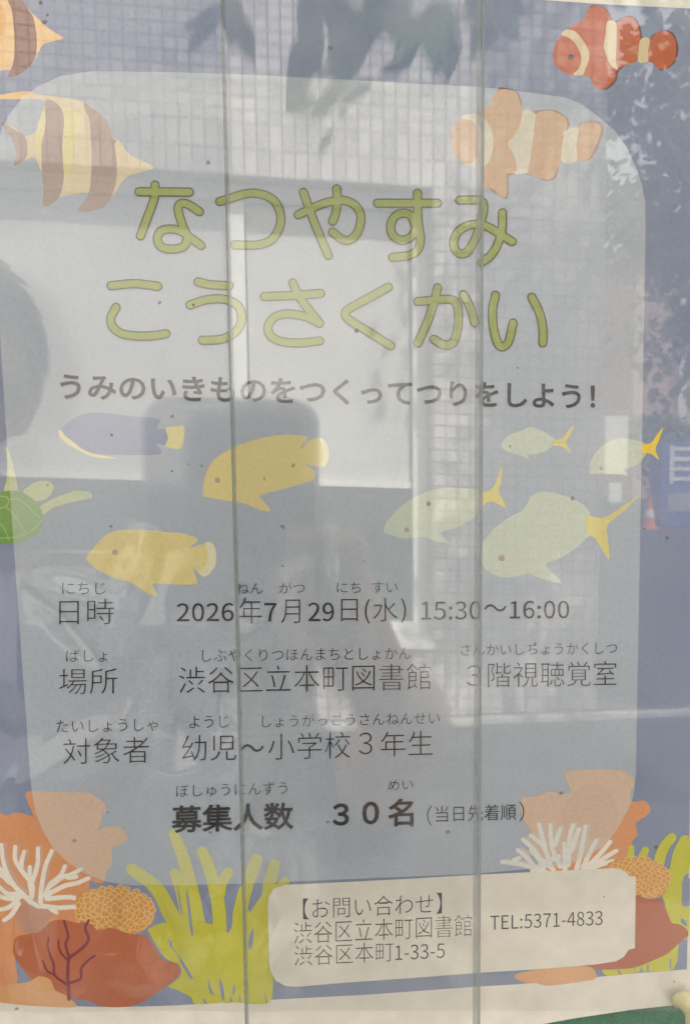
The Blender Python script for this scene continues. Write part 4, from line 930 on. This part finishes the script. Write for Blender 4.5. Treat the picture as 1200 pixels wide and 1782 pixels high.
# left hand hangs, slightly curled
pl = WR_L + Vector((.004, .03, -.065)); fl = []
knl = [pl + Vector((.004 * i - .006, .026 - .019 * i, -.022)) for i in range(4)]
for k, ln in zip(knl, (.066, .074, .069, .054)):
    fl.append([k, k + Vector((.008, .004, -ln * .48)), k + Vector((.022, .002, -ln * .80)), k + Vector((.036, -.002, -ln * .98))])
hand(WR_L, (pl, [(pl, k) for k in knl] + [(WR_L, knl[0]), (WR_L, knl[3])]), fl, [WR_L + Vector((.012, .030, -.030)), WR_L + Vector((.026, .052, -.058)), WR_L + Vector((.032, .056, -.088))])
m_skin = mottled('skin', (0.46, 0.27, 0.19), scale=30, amount=0.08, rough=0.55); m_shirt = mottled('dark_shirt', (0.045, 0.05, 0.06), scale=20, amount=0.2, rough=0.9, bump=.4, bscale=300)
m_jean = mottled('blue_jeans', (0.05, 0.075, 0.13), scale=40, amount=0.25, rough=0.9, bump=.4, bscale=400); m_shoe = mottled('grey_shoes', (.12, .12, .12), 20, .2, .7)
raw = mb.build('body_raw', m_skin)
md = raw.modifiers.new('r', 'REMESH'); md.mode = 'VOXEL'; md.voxel_size = 0.0052
sm = raw.modifiers.new('s', 'SMOOTH'); sm.factor = 0.5; sm.iterations = 4
dgp = bpy.context.evaluated_depsgraph_get(); me = bpy.data.meshes.new_from_object(raw.evaluated_get(dgp))
bpy.data.objects.remove(raw)
me.name = 'body'; me.materials.clear()
for m_ in (m_skin, m_shirt, m_jean, m_shoe): me.materials.append(m_)
mi = []
def on_seg(c, a, b):
    k = max(0, min(1, (c - a).dot(b - a) / (b - a).length_squared)); return k, (c - a.lerp(b, k)).length
for pgn in me.polygons:
    c = pgn.center; k = 0
    kR, dR = on_seg(c, SH_R, EL_R); kr2, dr2 = on_seg(c, EL_R, WR_R); kL, dL = on_seg(c, SH_L, EL_L)
    if c.z < -1.295: k = 3
    elif c.z < -.56 and c.x < -.08 and c.x > -.475 and (c.x > -.46 or c.z < -.72): k = 2
    elif c.z < -.075 - .35 * max(0, abs(c.x + .30) - .05) * 0 and -.475 <= c.x <= -.135 and c.y < -.52: k = 1
    elif dR < .075 and (kR < .98 or kr2 < .1): k = 1
    elif dr2 < .06 and kr2 < .55: k = 1
    elif dL < .075 and kL < .6: k = 1
    mi.append(k)
me.polygons.foreach_set('material_index', mi); me.polygons.foreach_set('use_smooth', [True] * len(mi))
for v_ in me.vertices: v_.co -= per.location
body = bpy.data.objects.new('body', me); C.objects.link(body); body.parent = per
# hair: a cap of strands over the skull
m_hair = mottled('black_hair', (0.012, 0.010, 0.009), scale=60, amount=0.4, rough=0.5)
mb = MB(); rgp = random.Random(3)
mb.ball(HC + Vector((0, -.022, .030)), (.083, .094, .098), 28)
for _ in range(260):
    th = rgp.uniform(0, 2 * math.pi); el = rgp.uniform(-.25, 1.4); d = Vector((math.cos(th) * math.cos(el), math.sin(th) * math.cos(el), math.sin(el)))
    if d.y > .35 and el < .75: continue
    q = HC + Vector((0, -.022, .030)) + Vector((d.x * .083, d.y * .094, d.z * .098))
    t = (Vector((0, 0, -1)) - d * d.dot(Vector((0, 0, -1)))); t = t.normalized() if t.length > .05 else Vector((0, -1, 0))
    mb.tube([q, q + t * .03 + d * .0005, q + t * .055 - d * .004], [.005, .004, .001], 5)
mb.build('hair', m_hair, per, smooth=True)
for s in (-1, 1):
    mb = MB(); mb.ball(HC + yaw @ Vector((s * .030, .070, .004)), .0115, 12); mb.build('eye', [mottled('eye_dark', (.05, .04, .035), 40, .2, .2)], per, smooth=True)
mb = MB(); mb.cap(HC + yaw @ Vector((-.020, .082, -.066)), HC + yaw @ Vector((.020, .082, -.066)), .006, .006, 8); mb.build('mouth', mottled('lips', (.35, .14, .12), 40, .1, .5), per, smooth=True)
